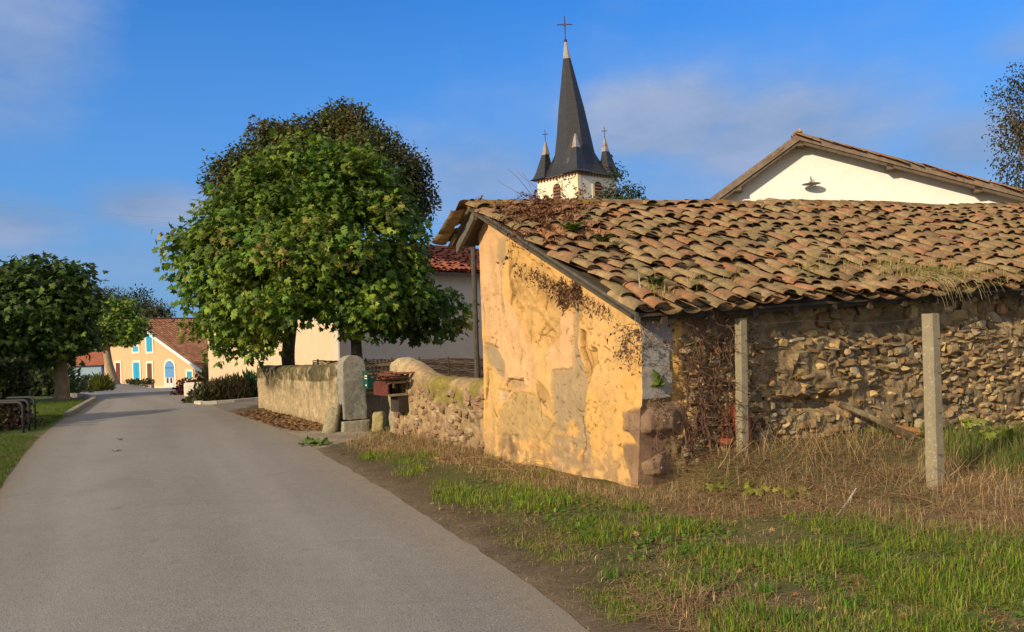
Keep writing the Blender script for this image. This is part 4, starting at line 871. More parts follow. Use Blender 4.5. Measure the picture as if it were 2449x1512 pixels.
tree('lime_tree', tC, tC+A_([.2, 0, 5]), [lump(830, 400, YC, 130, 140), lump(690, 410, YC, 140, 110), lump(590, 450, YC, 95, 95), lump(910, 420, YC, 110, 110), lump(820, 310, YC, 70, 60), lump(980, 480, YC+.5, 60, 70), lump(670, 350, YC, 50, 55), lump(760, 330, YC, 80, 50), lump(555, 405, YC, 26, 40)],
       .24, 2100, 28, .155, bl, None, 'taller brownish-green lime tree standing behind the plane trees', None, OVAL, OVALF, spread=.26, limbs=16)
# left of the lane
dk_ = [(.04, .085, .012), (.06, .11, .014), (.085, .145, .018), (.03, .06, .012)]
t1 = gz(148, 956); Y1 = t1[1]
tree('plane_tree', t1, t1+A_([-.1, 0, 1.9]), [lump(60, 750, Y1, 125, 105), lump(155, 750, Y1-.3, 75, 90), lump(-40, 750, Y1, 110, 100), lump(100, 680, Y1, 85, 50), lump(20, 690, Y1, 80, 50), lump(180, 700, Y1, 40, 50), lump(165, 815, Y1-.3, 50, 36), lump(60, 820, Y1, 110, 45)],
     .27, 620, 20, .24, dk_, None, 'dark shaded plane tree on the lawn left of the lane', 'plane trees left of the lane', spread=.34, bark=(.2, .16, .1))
t2 = BANK; Y2 = t2[1]
tree('plane_tree', t2, t2+A_([-.7, 0, 3.3]), [lump(285, 775, Y2, 50, 36), lump(255, 765, Y2, 45, 42), lump(318, 785, Y2-.3, 24, 20), lump(275, 745, Y2, 42, 26), lump(235, 790, Y2, 38, 34), lump(292, 805, Y2-.5, 34, 12)],
     .42, 420, 20, .32, [(.12, .21, .02), (.17, .26, .02), (.08, .15, .015), (.22, .28, .03)], None, 'bright green plane tree with pale leaning trunk in front of the salmon house', 'plane trees left of the lane', spread=.4, bark=(.40, .28, .17))
fc_ = [(.07, .085, .04), (.09, .10, .045), (.055, .075, .035)]
for (px, py, rp, rz_, Yf, lb_) in ((270, 715, 28, 26, 125, 'distant grey-green poplar furthest left above the plane tree'), (330, 720, 26, 26, 120, 'middle distant tree with loose crown above the salmon house roof'), (372, 745, 20, 14, 115, 'low distant tree peeping over the salmon house ridge'), (232, 735, 26, 30, 130, 'distant rounded tree half hidden by the dark plane tree')):
    bs = at(px, 900, Yf); bs[2] = zg(bs[0], Yf)
    tree('distant_tree', bs, bs+A_([0, 0, 5]), [lump(px, py, Yf, rp, rz_), lump(px+rp*.5, py+rz_*.7, Yf, rp*.9, rz_*.8), lump(px-rp*.6, py+rz_*.8, Yf, rp*.8, rz_*.8), lump(px, py+45, Yf, rp*1.2, 30)], .35, 210, 18, .42, fc_, None, lb_, 'distant trees beyond the salmon house', OVAL, OVALF, spread=.7, limbs=8)
# behind the church, and at the right edge
bs = at(1485, 480, 62); bs[2] = -1.6
tree('holm_oak', bs, at(1478, 520, 62), [lump(1475, 450, 62, 16, 42), lump(1500, 470, 62, 24, 26), lump(1470, 490, 62, 34, 40), lump(1515, 462, 62, 13, 11), lump(1474, 405, 62, 8, 20), lump(1480, 540, 62, 60, 50)], .3, 300, 18, .27, [(.045, .075, .025), (.06, .09, .03), (.035, .06, .02)], None, 'dark green tree top beside the church tower above the barn ridge', None, OVAL, OVALF, spread=.4)
bs = at(2440, 460, 48); bs[2] = -.9
tree('eucalyptus', bs, at(2437, 340, 48), [lump(2430, 260, 48, 45, 50), lump(2440, 180, 48, 20, 26), lump(2415, 240, 48, 38, 60), lump(2440, 200, 48, 30, 40), lump(2410, 330, 48, 36, 50), lump(2445, 370, 48, 50, 60), lump(2400, 400, 48, 20, 22), lump(2455, 290, 48, 40, 60), lump(2440, 440, 48, 55, 40)], .11, 430, 12, .19, [(.05, .065, .03), (.075, .075, .035), (.09, .08, .05), (.045, .055, .03)], None, 'tall loose grey-green tree rising behind the white house at the right edge', None, OVAL, OVALF, bark=(.17, .11, .075), spread=.34, shell=.2, limbs=16)
# trees outside the frame that shade the left verge
for (x, y, hk, lb_) in ((-19., 9., .55, 'dense tree shading the hedge, beyond the left edge of the view'), (-25.5, 19.5, .9, 'dense tree shading the dark plane tree, beyond the left edge of the view')):
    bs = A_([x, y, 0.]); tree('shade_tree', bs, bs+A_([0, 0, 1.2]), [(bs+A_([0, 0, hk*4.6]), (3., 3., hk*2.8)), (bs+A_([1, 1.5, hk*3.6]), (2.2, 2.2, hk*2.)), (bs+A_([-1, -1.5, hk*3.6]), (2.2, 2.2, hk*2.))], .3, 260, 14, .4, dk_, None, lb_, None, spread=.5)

# ---- shrubs
def shrub(name, c, r, h, n, size, cols, wts, label, cat='shrub', tmpl=OVAL, tf=OVALF, upw=.4, up_spread=1.):
    c = A_(c); u = rdir(n); u[:, 2] = np.abs(u[:, 2]); bump = .7+.6*fbm(u*2+c, 1., 3, 3)
    rr = rng.random(n)**.45*bump; P = c+u*A_([r, r, h])*rr[:, None]
    D = u*.6+A_([0, 0, upw])+rdir(n)*.7; N = u+rdir(n)*.6
    b = MB(); b.add(*leaves(P, D, N, size*rng.uniform(.6, 1.3, n), pal(n, cols, wts, .25), tmpl, tf))
    for _ in range(14):
        q = c+rdir(1)[0]*A_([r, r, 0])*.6+A_([0, 0, h*rng.uniform(.5, .95)]); b.tube([c+A_([0, 0, -.05]), c*.4+q*.6+rng.normal(size=3)*.05, q], [.02, .012, .005], 4, (.08, .05, .03), False)
    return tag(b.build(name, M['leaf'], origin=c), label, cat)
BL = A_([(0, 0, 0), (.06, .3, 0), (.045, .75, -.06), (0, 1., -.16), (-.045, .75, -.06), (-.06, .3, 0)])
cA = gz(543, 957); shrub('shrub', cA, .8, .62, 2200, .2, [(.09, .04, .025), (.06, .05, .02), (.13, .075, .04), (.06, .08, .02)], [2, 3, 2, 4], 'dark reddish feathery shrub against the beige house wall', tmpl=BL, upw=1.3)
cA = gz(487, 962); shrub('shrub', cA, .55, .5, 900, .12, [(.06, .075, .02), (.08, .06, .025)], None, 'low brownish-green shrub at the kerb by the reddish shrub')
cA = gz(600, 950); shrub('agapanthus', cA, .75, .5, 600, .42, [(.035, .095, .035), (.05, .12, .05), (.03, .075, .03)], None, 'strappy blue-green plant beside the end of the garden wall', 'plant', BL, upw=1.4)
cA = gz(447, 944); shrub('shrub', cA, .5, .6, 700, .12, [(.06, .012, .018), (.085, .02, .025), (.04, .012, .015)], None, 'wine-red rounded shrub behind the white planter block')
cA = gz(474, 938)+A_([0.2, 1.5, 0]); shrub('shrub', cA, .85, 1.05, 1500, .16, [(.13, .15, .03), (.09, .12, .025), (.17, .15, .05)], None, 'tall yellow-green shrub next to the salmon house window')
c = gz(464, 947); b = MB(); rbox(b, c+A_([0, 0, .22]), A_([.27, 0, 0]), A_([0, .25, 0]), A_([0, 0, .25]), (.66, .62, .52), 12, .01); tag(b.build('planter_block', M['white'], origin=c), 'small whitewashed block planter at the corner of the flower bed', 'planter')
b = MB(); pts = [gz(*p) for p in ((470, 967), (486, 969), (520, 967), (560, 964), (605, 960), (640, 957))]
for i in range(len(pts)-1):
    a, c = pts[i], pts[i+1]; d_ = nrm((c-a)*A_([1, 1, 0])); b.box((a+c)/2+A_([0, 0, .03]), (c-a)/2*.995, A_([-d_[1], d_[0], 0])*.07, A_([0, 0, .07]), A_([.5, .46, .38])*random.uniform(.9, 1.1))
tag(b.build('kerb', M['concrete']), 'pale stone kerb edging the flower bed by the beige house', 'kerb', kind='structure')
b = MB(); pts = resample([gz(*p) for p in ((222, 961), (226, 957), (219, 953), (190, 949), (140, 947))], 14, 1); pts2 = resample([gz(*p) for p in ((158, 1000), (190, 980), (222, 961))], 8, 1); pts = np.concatenate([pts2[:-1], pts])
for i in range(len(pts)-1):
    a, c = pts[i], pts[i+1]; d_ = nrm((c-a)*A_([1, 1, 0])); b.box((a+c)/2+A_([0, 0, .03]), (c-a)*.497, A_([-d_[1], d_[0], 0])*.07, A_([0, 0, .10]), A_([.26, .24, .19])*random.uniform(.85, 1.1))
tag(b.build('lawn_kerb', M['concrete']), 'curved kerb round the tip of the left lawn', 'kerb', kind='structure')
# planter bed wall by the salmon house
b = MB(); a, c = gz(306, 924), gz(362, 930); a = at(306, 921, 76); c = at(362, 926, 76); b.prism([a-A_([0, 0, .9]), c-A_([0, 0, .9]), c+A_([0, 0, .35]), a+A_([0, 0, .55])], A_([.1, .4, 0]), (.55, .45, .33)); tag(b.build('bed_wall', M['white']), 'low pale retaining wall of the flower bed under the salmon house', 'wall')
for px, lb_ in ((318, 'small green bush left on the bed wall below the blue shutters'), (350, 'small green bush right on the bed wall beside the brown door')):
    shrub('bush', at(px, 918.5, 75.9), .8, .45, 260, .2, [(.05, .09, .02), (.1, .08, .03)], None, lb_)
# hedge and hoops on the left
hc = gz(30, 1022); b = MB(); n = 15000
hx0, hx1, hy0, hy1, ht = hc[0]-6, gz(83, 1018)[0]-.25, 17.0, 17.9, 1.42
for (nn, f) in ((6000, 0), (3500, 1), (4500, 2)):
    u, v = rng.random(nn), rng.random(nn); t = fbm(np.stack([u*9, v*6, u*0+f], -1), 1., 3, 8)*.3-.15
    if f == 0: P = np.stack([hx0+(hx1-hx0)*u, hy0-t, ht*v*1.02], -1); N = A_([0, -1., 0])
    if f == 1: P = np.stack([hx1+t, hy0+(hy1-hy0)*u, ht*v*1.02], -1); N = A_([1., 0, 0])
    if f == 2: P = np.stack([hx0+(hx1-hx0)*u, hy0+(hy1-hy0)*v, ht+t], -1); N = A_([0, 0, 1.])
    b.add(*leaves(P, rdir(nn)+A_([0, 0, .3]), N+rdir(nn)*.8, .10*rng.uniform(.6, 1.3, nn), pal(nn, [(.03, .05, .012), (.045, .065, .015), (.025, .04, .01), (.06, .06, .02)], None, .25), OVAL, OVALF))
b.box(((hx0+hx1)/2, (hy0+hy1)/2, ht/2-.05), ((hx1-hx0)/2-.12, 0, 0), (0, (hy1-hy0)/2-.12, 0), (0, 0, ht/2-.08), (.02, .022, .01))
tag(b.build('hedge', M['leaf'], origin=(hx1, hy0, 0)), 'dark clipped hedge at the left edge behind the metal hoops', 'hedge')
for i, (px, py, tx, ty, lb_) in enumerate(((56, 1037, 54, 962, 'nearest of three bent black metal hoops in front of the hedge'), (70, 1030, 66, 957, 'middle of three bent black metal hoops in front of the hedge'), (84, 1026, 76, 950, 'farthest of three bent black metal hoops in front of the hedge'))):
    p = gz(px, py); t = at(tx, ty, p[1]); w = A_([-1.6, .25, 0]); zt = t[2]
    top_ = A_([p[0], p[1], zt]); r = .12
    pts = [p-A_([0, 0, .1]), A_([p[0], p[1], zt-r])]+[A_([p[0], p[1], zt-r])+A_([0, 0, 1.])*r*math.sin(a)+nrm(w)*r*(1-math.cos(a)) for a in np.linspace(.2, math.pi/2, 5)]+[top_+w-nrm(w)*r]+[top_+w-nrm(w)*r*(1-math.sin(a))-A_([0, 0, 1.])*r*(1-math.cos(a)) for a in np.linspace(.3, math.pi/2, 5)]+[p+w-A_([0, 0, .1])]
    b = MB(); b.tube(pts, .026, 10, (.035, .037, .04)); tag(b.build('metal_hoop', M['paint'], smooth=True, origin=p), lb_, 'hoop', 'metal hoops before the hedge')
shrub('heather', gz(5, 1035)+A_([-.5, .5, 0]), .95, .62, 1500, .07, [(.10, .045, .035), (.07, .04, .02), (.045, .05, .02)], None, 'low brownish-pink flowering bush behind the metal hoops', 'bush')
# garden behind the left trees
for px, py, r, h, nn, cols, lb_ in ((240, 918, .72, 1.0, 900, [(.17, .19, .03), (.13, .16, .03)], 'yellow-green weeping grass clump left of the leaning pale trunk'), (180, 925, .8, .85, 600, [(.03, .06, .015), (.045, .08, .02)], 'dark green bush right behind the lawn tree trunk'), (207, 918, .9, 1.2, 600, [(.05, .07, .03), (.09, .10, .06)], 'dusky bush between the lawn tree and the weeping grass'), (110, 940, 1.4, 1.3, 900, [(.03, .05, .015), (.04, .065, .02)], 'shaded bush just left of the lawn tree trunk'), (60, 935, 3., 2.2, 1500, [(.05, .08, .02), (.08, .11, .03)], 'broad garden bush above the clipped hedge')):
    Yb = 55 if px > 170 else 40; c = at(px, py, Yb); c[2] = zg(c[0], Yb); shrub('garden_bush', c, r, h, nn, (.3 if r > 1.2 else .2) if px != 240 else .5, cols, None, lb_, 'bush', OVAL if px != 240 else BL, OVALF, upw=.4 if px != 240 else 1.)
c = at(-20, 900, 60); b = MB(); nn = 9000; P = np.stack([rng.uniform(-60, -34, nn), 60+rng.normal(size=nn)*.7+0*rng.random(nn), rng.random(nn)*2.6-1.6], -1); P[:, 2] += fbm(P*A_([.4, .4, 0]), 1, 3, 4)*1.2
b.add(*leaves(P, rdir(nn)+A_([0, 0, .3]), rdir(nn)+A_([.0, -1., 0]), .34*rng.uniform(.6, 1.3, nn), pal(nn, [(.04, .06, .018), (.06, .08, .025), (.08, .085, .03)]), OVAL, OVALF)); tag(b.build('garden_hedge', M['leaf']), 'long loose hedge far back across the left gardens', 'hedge')
# small far house with red roof
hx_ = at(212, 868, 105); fz = zg(hx_[0], 105); o = thing('far_house', A_([hx_[0], 105, fz]), 'tiny far house with red roof glimpsed between the left trees', 'house')
b = MB(); b.box((hx_[0]-1, 105, (fz+hx_[2]-.2)/2), (4.2, 0, 0), (0, 3, 0), (0, 0, (hx_[2]-.2-fz)/2), (.3, .42, .55)); b.build('wall', M['white'], o)
b = MB(); x0, x1, zr = hx_[0]-5.6, hx_[0]+3.6, hx_[2]; b.prism([(x0, 101.6, zr-.3), (x0, 108.4, zr-.3), (x0, 105, zr+1.4)], (x1-x0, 0, 0), (.33, .11, .06)); b.build('roof', M['tile_red'], o)
# far woods ring
b = MB(); nn = 16000; a = rng.uniform(.55, 2.75, nn); rr = rng.normal(230, 14, nn); hh_ = 7+7*fbm(np.stack([a*16, a*0, a*0], -1), 1, 4, 6)
P = np.stack([rr*np.cos(a), rr*np.sin(a), -5+hh_*rng.random(nn)**.8], -1); P = P[(P[:, 0] < -40) | (P[:, 0] > 60)]; nn = len(P)
b.add(*leaves(P, rdir(nn)+A_([0, 0, .3]), rdir(nn)-P/np.linalg.norm(P, axis=1, keepdims=True), 2.2*rng.uniform(.6, 1.3, nn), pal(nn, [(.035, .05, .02), (.05, .065, .025)]), OVAL, OVALF)); tag(b.build('woods', M['leaf']), 'far dark line of woods on the horizon', 'woods', kind='stuff')
# overhead cables
for (a, c, lb_) in ((at(170, 508, 30), at(1140, 535, 23), 'thin dark overhead cable crossing the sky behind the plane trees'),):
    t = np.linspace(-.35, 1.25, 40)[:, None]; pts = a+(c-a)*t-A_([0, 0, 1.])*.5*t*(1-t); b = MB(); b.tube(pts, .006, 4, (.2, .24, .3), False); tag(b.build('overhead_cable', M['iron']), lb_, 'cable')

# ================================================================== DRY PLANTS ON THE BARN
def stems(b, starts, dirs, L, r, cols, seg=7, curl=.35, grav=-.15, leafn=0, leafs=.03, lc=None):
    for p, d_ in zip(starts, dirs):
        l = L*random.uniform(.5, 1.2); d_ = nrm(d_); pts = [A_(p)]; dd = d_.copy()
        for k in range(seg): dd = nrm(dd+rng.normal(size=3)*curl+A_([0, 0, grav])); pts.append(pts[-1]+dd*l/seg)
        c = A_(random.choice(cols))*random.uniform(.7, 1.3); b.tube(pts, np.linspace(r, r*.35, seg+1), 4, c, False)
        if leafn:
            pts = A_(pts); i = rng.integers(1, seg+1, leafn); Pq = pts[i]+rng.normal(size=(leafn, 3))*.012
            b.add(*leaves(Pq, rdir(leafn)+A_([0, 0, -.7]), rdir(leafn), leafs*rng.uniform(.5, 1.4, leafn), pal(leafn, lc, None, .3), OVAL, OVALF))
vc = [(.16, .09, .06), (.12, .07, .05), (.2, .12, .08)]; lcd = [(.20, .10, .06), (.15, .08, .05), (.26, .15, .08), (.12, .07, .05)]
def onroof(px, py):
    r = ray(px, py); U, V = nrm(Ub), nrm(Vb); N = nrm(np.cross(U, V)); k = ((E0-OC)@N)/(r@N); return OC+r*k+N*.12
b = MB(); st = [onroof(1305+rng.normal()*52, 540+rng.normal()*30) for _ in range(250)]
stems(b, st, [A_([rng.normal()*.9, rng.normal()*.4-.2, rng.random()*1.1]) for _ in st], .34, .0038, [(.17, .08, .045), (.12, .055, .035)], 7, .5, -.12, 7, .045, [(.19, .085, .045), (.13, .06, .035), (.24, .12, .06)])
for px, py, dx, dz_ in ((1255, 490, -.55, .35), (1275, 495, -.35, .5), (1290, 500, -.3, .35), (1300, 500, -.1, .42), (1330, 505, .05, .3), (1370, 515, -.15, .3), (1390, 530, .5, .42), (1410, 540, .15, .3)):
    stems(b, [onroof(px, py)], [A_([dx, 0, dz_])], .62, .0045, vc, 8, .1, .0)
tag(b.build('dry_bramble', M['dry']), 'dead reddish-brown bramble clump sprawling on the barn roof near the ridge', 'dead plant')
def fern(name, p, n, L, cols, label, sz=.05):
    b = MB()
    for i in range(n):
        a = 6.28*i/n+rng.normal()*.3; d_ = A_([math.cos(a)*.6, math.sin(a)*.6, 1.]); pts = [A_(p)]
        for k in range(8): d_ = nrm(d_+A_([0, 0, -.16])); pts.append(pts[-1]+d_*L/8*random.uniform(.8, 1.1))
        pts = A_(pts); c = pal(1, cols)[0]; b.tube(pts, np.linspace(.004, .001, 9), 4, c, False); T = nrm(pts[-1]-pts[0]); sd_ = nrm(np.cross(T, A_([0, 0, 1.]))+1e-6)
        m = 26; t = np.linspace(.15, 1, m); q = np.stack([np.interp(t, np.linspace(0, 1, 9), pts[:, j]) for j in range(3)], -1); sg = np.where(np.arange(m) % 2, 1, -1)[:, None]
        b.add(*leaves(q, sg*sd_+T*.5, np.tile(A_([0, 0, 1.]), (m, 1))+rdir(m)*.3, sz*(1.15-t)*1.6, pal(m, cols, None, .2), OVAL, OVALF))
    return tag(b.build(name, M['leaf']), label, 'fern')
fern('fern', onroof(1362, 580), 11, .26, [(.12, .24, .02), (.16, .30, .03)], 'bright green fern tuft growing out of the barn roof tiles')
fern('fern', onroof(1437, 605), 7, .2, [(.13, .19, .02), (.17, .15, .03)], 'smaller yellow-green fern below the bright one on the roof')
fern('fern', onroof(1562, 705)+A_([0, 0, -.02]), 9, .2, [(.15, .2, .03), (.1, .15, .02)], 'yellowish fern tuft at the front eave corner of the barn')
fern('fern', at(2118, 1135, 8.6), 10, .3, [(.04, .13, .05), (.06, .16, .06)], 'small dark green fern in dry grass between the posts', .07)
# blades
def blades(b, P, H, Wd, cols, wts=None, lean=.45, curve=.5, base=None):
    n = len(P); a = rng.uniform(0, 6.283, n); d_ = np.stack([np.cos(a), np.sin(a), np.zeros(n)], -1); sdv = np.stack([-np.sin(a+rng.normal(size=n)*.6), np.cos(a), np.zeros(n)], -1)
    ln = np.abs(rng.normal(size=n))*lean; up_ = A_([0, 0, 1.]); H = H[:, None]; Wd = Wd[:, None]; ln = ln[:, None]
    m1 = P+H*.5*up_*(1-.15*ln)+d_*H*ln*.4; m2 = P+H*up_*(1-.45*np.minimum(ln*(1+curve), 1.7))+d_*H*ln*(1+curve*.4)
    V = np.stack([P-sdv*Wd, P+sdv*Wd, m1+sdv*Wd*.75, m1-sdv*Wd*.75, m2], 1)
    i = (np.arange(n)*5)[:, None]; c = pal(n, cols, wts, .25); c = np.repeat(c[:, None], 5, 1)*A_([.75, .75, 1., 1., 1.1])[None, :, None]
    k = b.n; b.add(V.reshape(-1, 3), (i+A_([[0, 1, 2, 3]])), c.reshape(-1, 3)); b.F.append((i+A_([[3, 2, 4]]))+k)
def scatter(poly, n, tuft=1, tr_=.05, mask=None, z=0.):
    pl = A_(poly, dtype=float); lo, hi = pl.min(0), pl.max(0); out = []
    while len(out) < n:
        q = rng.uniform(lo, hi, (n, 2)); out += list(q[inpoly(q, pl)])
    q = A_(out[:n]); W_ = A_([ (lambda r: OC+r*(EYE/-min(r[2], -.01)))(ray(*p)) for p in q])
    if tuft > 1: W_ = np.repeat(W_, tuft, 0)+rng.normal(size=(len(W_)*tuft, 3))*A_([tr_, tr_, 0])
    if mask is not None: W_ = W_[mask(W_)]
    rel = (W_[:, :2]-BC[:2]); al, ag = rel@lout[:2], rel@gout[:2]
    inside = (al < .05) & (ag < .05) & (W_[:, 0] > -1.2) & (W_[:, 1] > 7.6)
    W_ = W_[~inside]; s_ = segdist(W_[:, :2], RR[::3]); W_ = W_[~(inpoly(W_[:, :2], road_poly) & (s_ > .04))]
    W_[:, 2] = zg(W_[:, 0], W_[:, 1])+.0+.035*ss(0, .5, s_[~(inpoly(W_[:, :2], road_poly) & (s_ > .04))] if False else segdist(W_[:, :2], RR[::3]))*fbm(W_, 1.3, 4, 21)-.015; return W_
gg = [(.14, .25, .018), (.20, .31, .02), (.085, .16, .014), (.26, .30, .03), (.30, .24, .08)]; gd_ = [(.44, .29, .145), (.34, .21, .11), (.56, .41, .22), (.21, .13, .07), (.28, .24, .09)]
b = MB(); U_ = rng.uniform
def green(poly, n, tuft, tr_, h0, h1, w=.003, cols=gg, lean=.5, wts=None, mask=None):
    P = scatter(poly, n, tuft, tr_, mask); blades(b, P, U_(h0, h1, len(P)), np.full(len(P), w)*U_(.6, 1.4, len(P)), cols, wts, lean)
pm = lambda t, s=2.2, seed=61: (lambda W_: fbm(W_*A_([1, 1, 0]), s, 3, seed) > t)
for cx, cy, rx, ry, n in ((900, 1096, 40, 12, 60), (1010, 1094, 38, 12, 60), (960, 1100, 90, 14, 60), (980, 1130, 40, 18, 60), (1190, 1096, 30, 10, 40), (1075, 1180, 50, 20, 60), (1130, 1195, 90, 22, 120), (1240, 1178, 40, 18, 70), (1290, 1195, 60, 20, 90), (1370, 1200, 70, 16, 70), (1480, 1220, 60, 14, 40), (745, 1062, 25, 5, 25), (1245, 1215, 120, 18, 110), (1200, 1140, 60, 12, 20), (1300, 1140, 25, 10, 16)):
    pl = [(cx+rx*math.cos(a), cy+ry*math.sin(a)) for a in np.linspace(0, 6.28, 14)[:-1]]; green(pl, n, 9, .045, .05, .13, .003)
green([(1330, 1265), (1430, 1240), (1640, 1255), (1760, 1265), (1800, 1330), (1640, 1325), (1480, 1320), (1380, 1300)], 560, 10, .05, .04, .13, .003, lean=.9, mask=pm(.47))
green([(1380, 1300), (1760, 1320), (1980, 1330), (1950, 1400), (1700, 1380), (1500, 1350)], 420, 8, .05, .04, .11, .0028, mask=pm(.5))
green([(1750, 1270), (1900, 1250), (2000, 1240), (2448, 1290), (2600, 1300), (2600, 1540), (2300, 1560), (2100, 1440), (1950, 1360)], 3000, 9, .07, .04, .16, .003, lean=1.3, mask=pm(.47, 1.7))
green([(1600, 1400), (1900, 1380), (2300, 1530), (1700, 1560)], 520, 9, .04, .04, .11, .003, mask=pm(.52, 2.8))
green([(1050, 1190), (1330, 1260), (1480, 1390), (1700, 1540), (1480, 1500), (1250, 1330)], 1500, 5, .05, .02, .06, .002, mask=pm(.45, 3))
green([(850, 1085), (1100, 1100), (1330, 1190), (1600, 1230), (1760, 1270), (1400, 1300), (1150, 1230), (950, 1150)], 800, 6, .05, .03, .08, .0025, lean=.9, mask=pm(.52, 2.6, 64))
green([(1400, 1290), (1760, 1300), (2000, 1380), (2300, 1530), (1750, 1560), (1550, 1420)], 1300, 6, .05, .03, .10, .0026, lean=.9, mask=pm(.5, 2.4, 65))
green([(2270, 1050), (2448, 1030), (2560, 1030), (2560, 1160), (2280, 1140)], 420, 9, .06, .1, .3, .004, [(.12, .18, .025), (.16, .21, .04), (.2, .17, .06)])
green([(1880, 1050), (2210, 1060), (2210, 1100), (1880, 1090)], 220, 7, .06, .08, .22, .0035)
for cx, cy, n in ((1680, 1395, 26), (1830, 1430, 30), (1460, 1392, 18), (1445, 1300, 14), (1790, 1480, 26), (1560, 1290, 20), (1890, 1500, 30), (1640, 1330, 22), (2030, 1470, 30)):
    p = gz(cx, cy); P = np.repeat(p[None], n*2, 0)+rng.normal(size=(n*2, 3))*A_([.035, .035, 0]); blades(b, P, U_(.07, .17, n*2), U_(.003, .006, n*2), [(.10, .20, .02), (.14, .25, .03)], None, .8)
green([(2600, 1060), (3400, 1060), (3400, 1750), (2600, 1560)], 1500, 8, .07, .06, .22, .0035, lean=1.2, mask=pm(.42, 1.7))
for pl_, n_l in (([(1050, 1160), (1330, 1160), (1500, 1230), (1760, 1280), (1700, 1330), (1400, 1290), (1200, 1230)], 1500), ([(1400, 1290), (1760, 1320), (2100, 1400), (2448, 1480), (2300, 1560), (1750, 1560), (1550, 1430)], 1600), ([(1900, 1270), (2448, 1300), (2448, 1480), (2050, 1400)], 900)):
    P = scatter(pl_, n_l//4, 4, .04, pm(.47, 2.1, 68)); n = len(P); P[:, 2] += .012+.03*rng.random(n)
    b.add(*leaves(P, rdir(n)*A_([1, 1, .3])+A_([0, 0, .15]), rdir(n)*.4+A_([0, 0, 1.]), U_(.025, .06, n), pal(n, [(.11, .20, .025), (.15, .25, .03), (.08, .15, .03)], None, .2), OVAL, OVALF))
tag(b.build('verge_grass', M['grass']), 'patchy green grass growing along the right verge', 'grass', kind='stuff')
b = MB()
green([(1560, 1190), (1700, 1085), (1900, 1080), (2448, 1140), (2600, 1150), (2600, 1300), (2200, 1290), (1980, 1240), (1700, 1240)], 3600, 8, .08, .06, .26, .0018, gd_, 3., mask=pm(.36, 2.5, 66))
green([(1620, 1160), (1760, 1075), (2200, 1060), (2600, 1100), (2600, 1230), (2250, 1230), (1900, 1170)], 300, 7, .09, .15, .36, .0017, gd_, 1.1, mask=pm(.47, 1.6, 67))
green([(1040, 1085), (1160, 1085), (1400, 1165), (1560, 1185), (1700, 1200), (1500, 1220), (1250, 1180), (1050, 1120)], 1300, 6, .06, .04, .16, .0018, gd_, 1.3)
green([(830, 1060), (900, 1035), (1160, 1075), (1160, 1100), (1000, 1095), (850, 1085)], 1000, 6, .06, .05, .2, .002, gd_, 1.2)
green([(940, 1040), (1160, 1080), (1165, 1096), (1090, 1085)], 160, 6, .05, .12, .32, .0018, gd_, .8)
green([(1050, 1190), (1700, 1230), (2400, 1300), (2448, 1560), (1700, 1560), (1300, 1330)], 3000, 5, .06, .03, .11, .0016, gd_, 2.6)
green([(760, 1085), (930, 1180), (1100, 1295), (1250, 1395), (1420, 1525), (1500, 1525), (1350, 1390), (1150, 1260), (980, 1150), (820, 1085)], 500, 3, .05, .02, .06, .0015, gd_, 3.)
for cx, cy in ((1665, 1435), (1700, 1455), (1640, 1465)):
    p = gz(cx, cy); P = np.repeat(p[None], 60, 0)+rng.normal(size=(60, 3))*A_([.12, .06, 0]); blades(b, P, U_(.12, .3, 60), U_(.0015, .003, 60), [(.36, .24, .13), (.28, .18, .1)], None, 3.)
# thick fallen stems
stp = scatter([(1560, 1190), (1700, 1100), (1960, 1110), (2448, 1180), (2448, 1280), (1900, 1240)], 520); stems(b, stp+A_([0, 0, .03]), [A_([rng.normal(), rng.normal(), .25]) for _ in stp], .4, .004, [(.25, .15, .08), (.18, .11, .065)], 5, .15, -.08)
stp = scatter([(850, 1060), (1100, 1050), (1165, 1095), (1400, 1160), (1200, 1150), (950, 1090)], 150); stems(b, stp+A_([0, 0, .03]), [A_([rng.normal(), rng.normal(), .2]) for _ in stp], .45, .0035, [(.34, .22, .12), (.26, .16, .09)], 5, .15, -.06)
st = [A_([*(p_[:2]+rng.normal(size=2)*.3), float(zg(p_[0], p_[1]))]) for p_ in (pL-lout*-.25, pR, pR+Ld*.5, pL+Ld*.7+lout*.4, pL+Ld*1.4+lout*.5) for _ in range(60)]
stems(b, st, [A_([rng.normal()*.5, rng.normal()*.5, 1.]) for _ in st], .38, .0022, gd_, 6, .12, -.03)
tag(b.build('dry_grass', M['dry']), 'matted dry straw and dead grass at the foot of the barn', 'dry grass', kind='stuff')
# left lawn grass
b = MB()
P = scatter([(-60, 1045), (60, 1042), (88, 1047), (50, 1100), (0, 1160), (-60, 1230)], 1900, 6, .05); blades(b, P, U_(.03, .07, len(P)), np.full(len(P), .003), [(.09, .14, .016), (.12, .17, .02)], None, .5)
P = scatter([(-60, 1045), (-60, 1230), (-150, 1390), (-700, 1390), (-500, 1045)], 3000, 6, .06); blades(b, P, U_(.03, .08, len(P)), np.full(len(P), .004), [(.09, .14, .016), (.12, .17, .02)], None, .7)
P = scatter([(60, 1010), (90, 1030), (205, 966), (215, 960), (190, 953), (85, 958)], 2600, 5, .07); blades(b, P, U_(.03, .06, len(P)), np.full(len(P), .005), [(.10, .15, .016), (.14, .19, .02)], None, .5)
tag(b.build('lawn_grass', M['grass']), 'short mown lawn grass left of the lane', 'grass', kind='stuff')
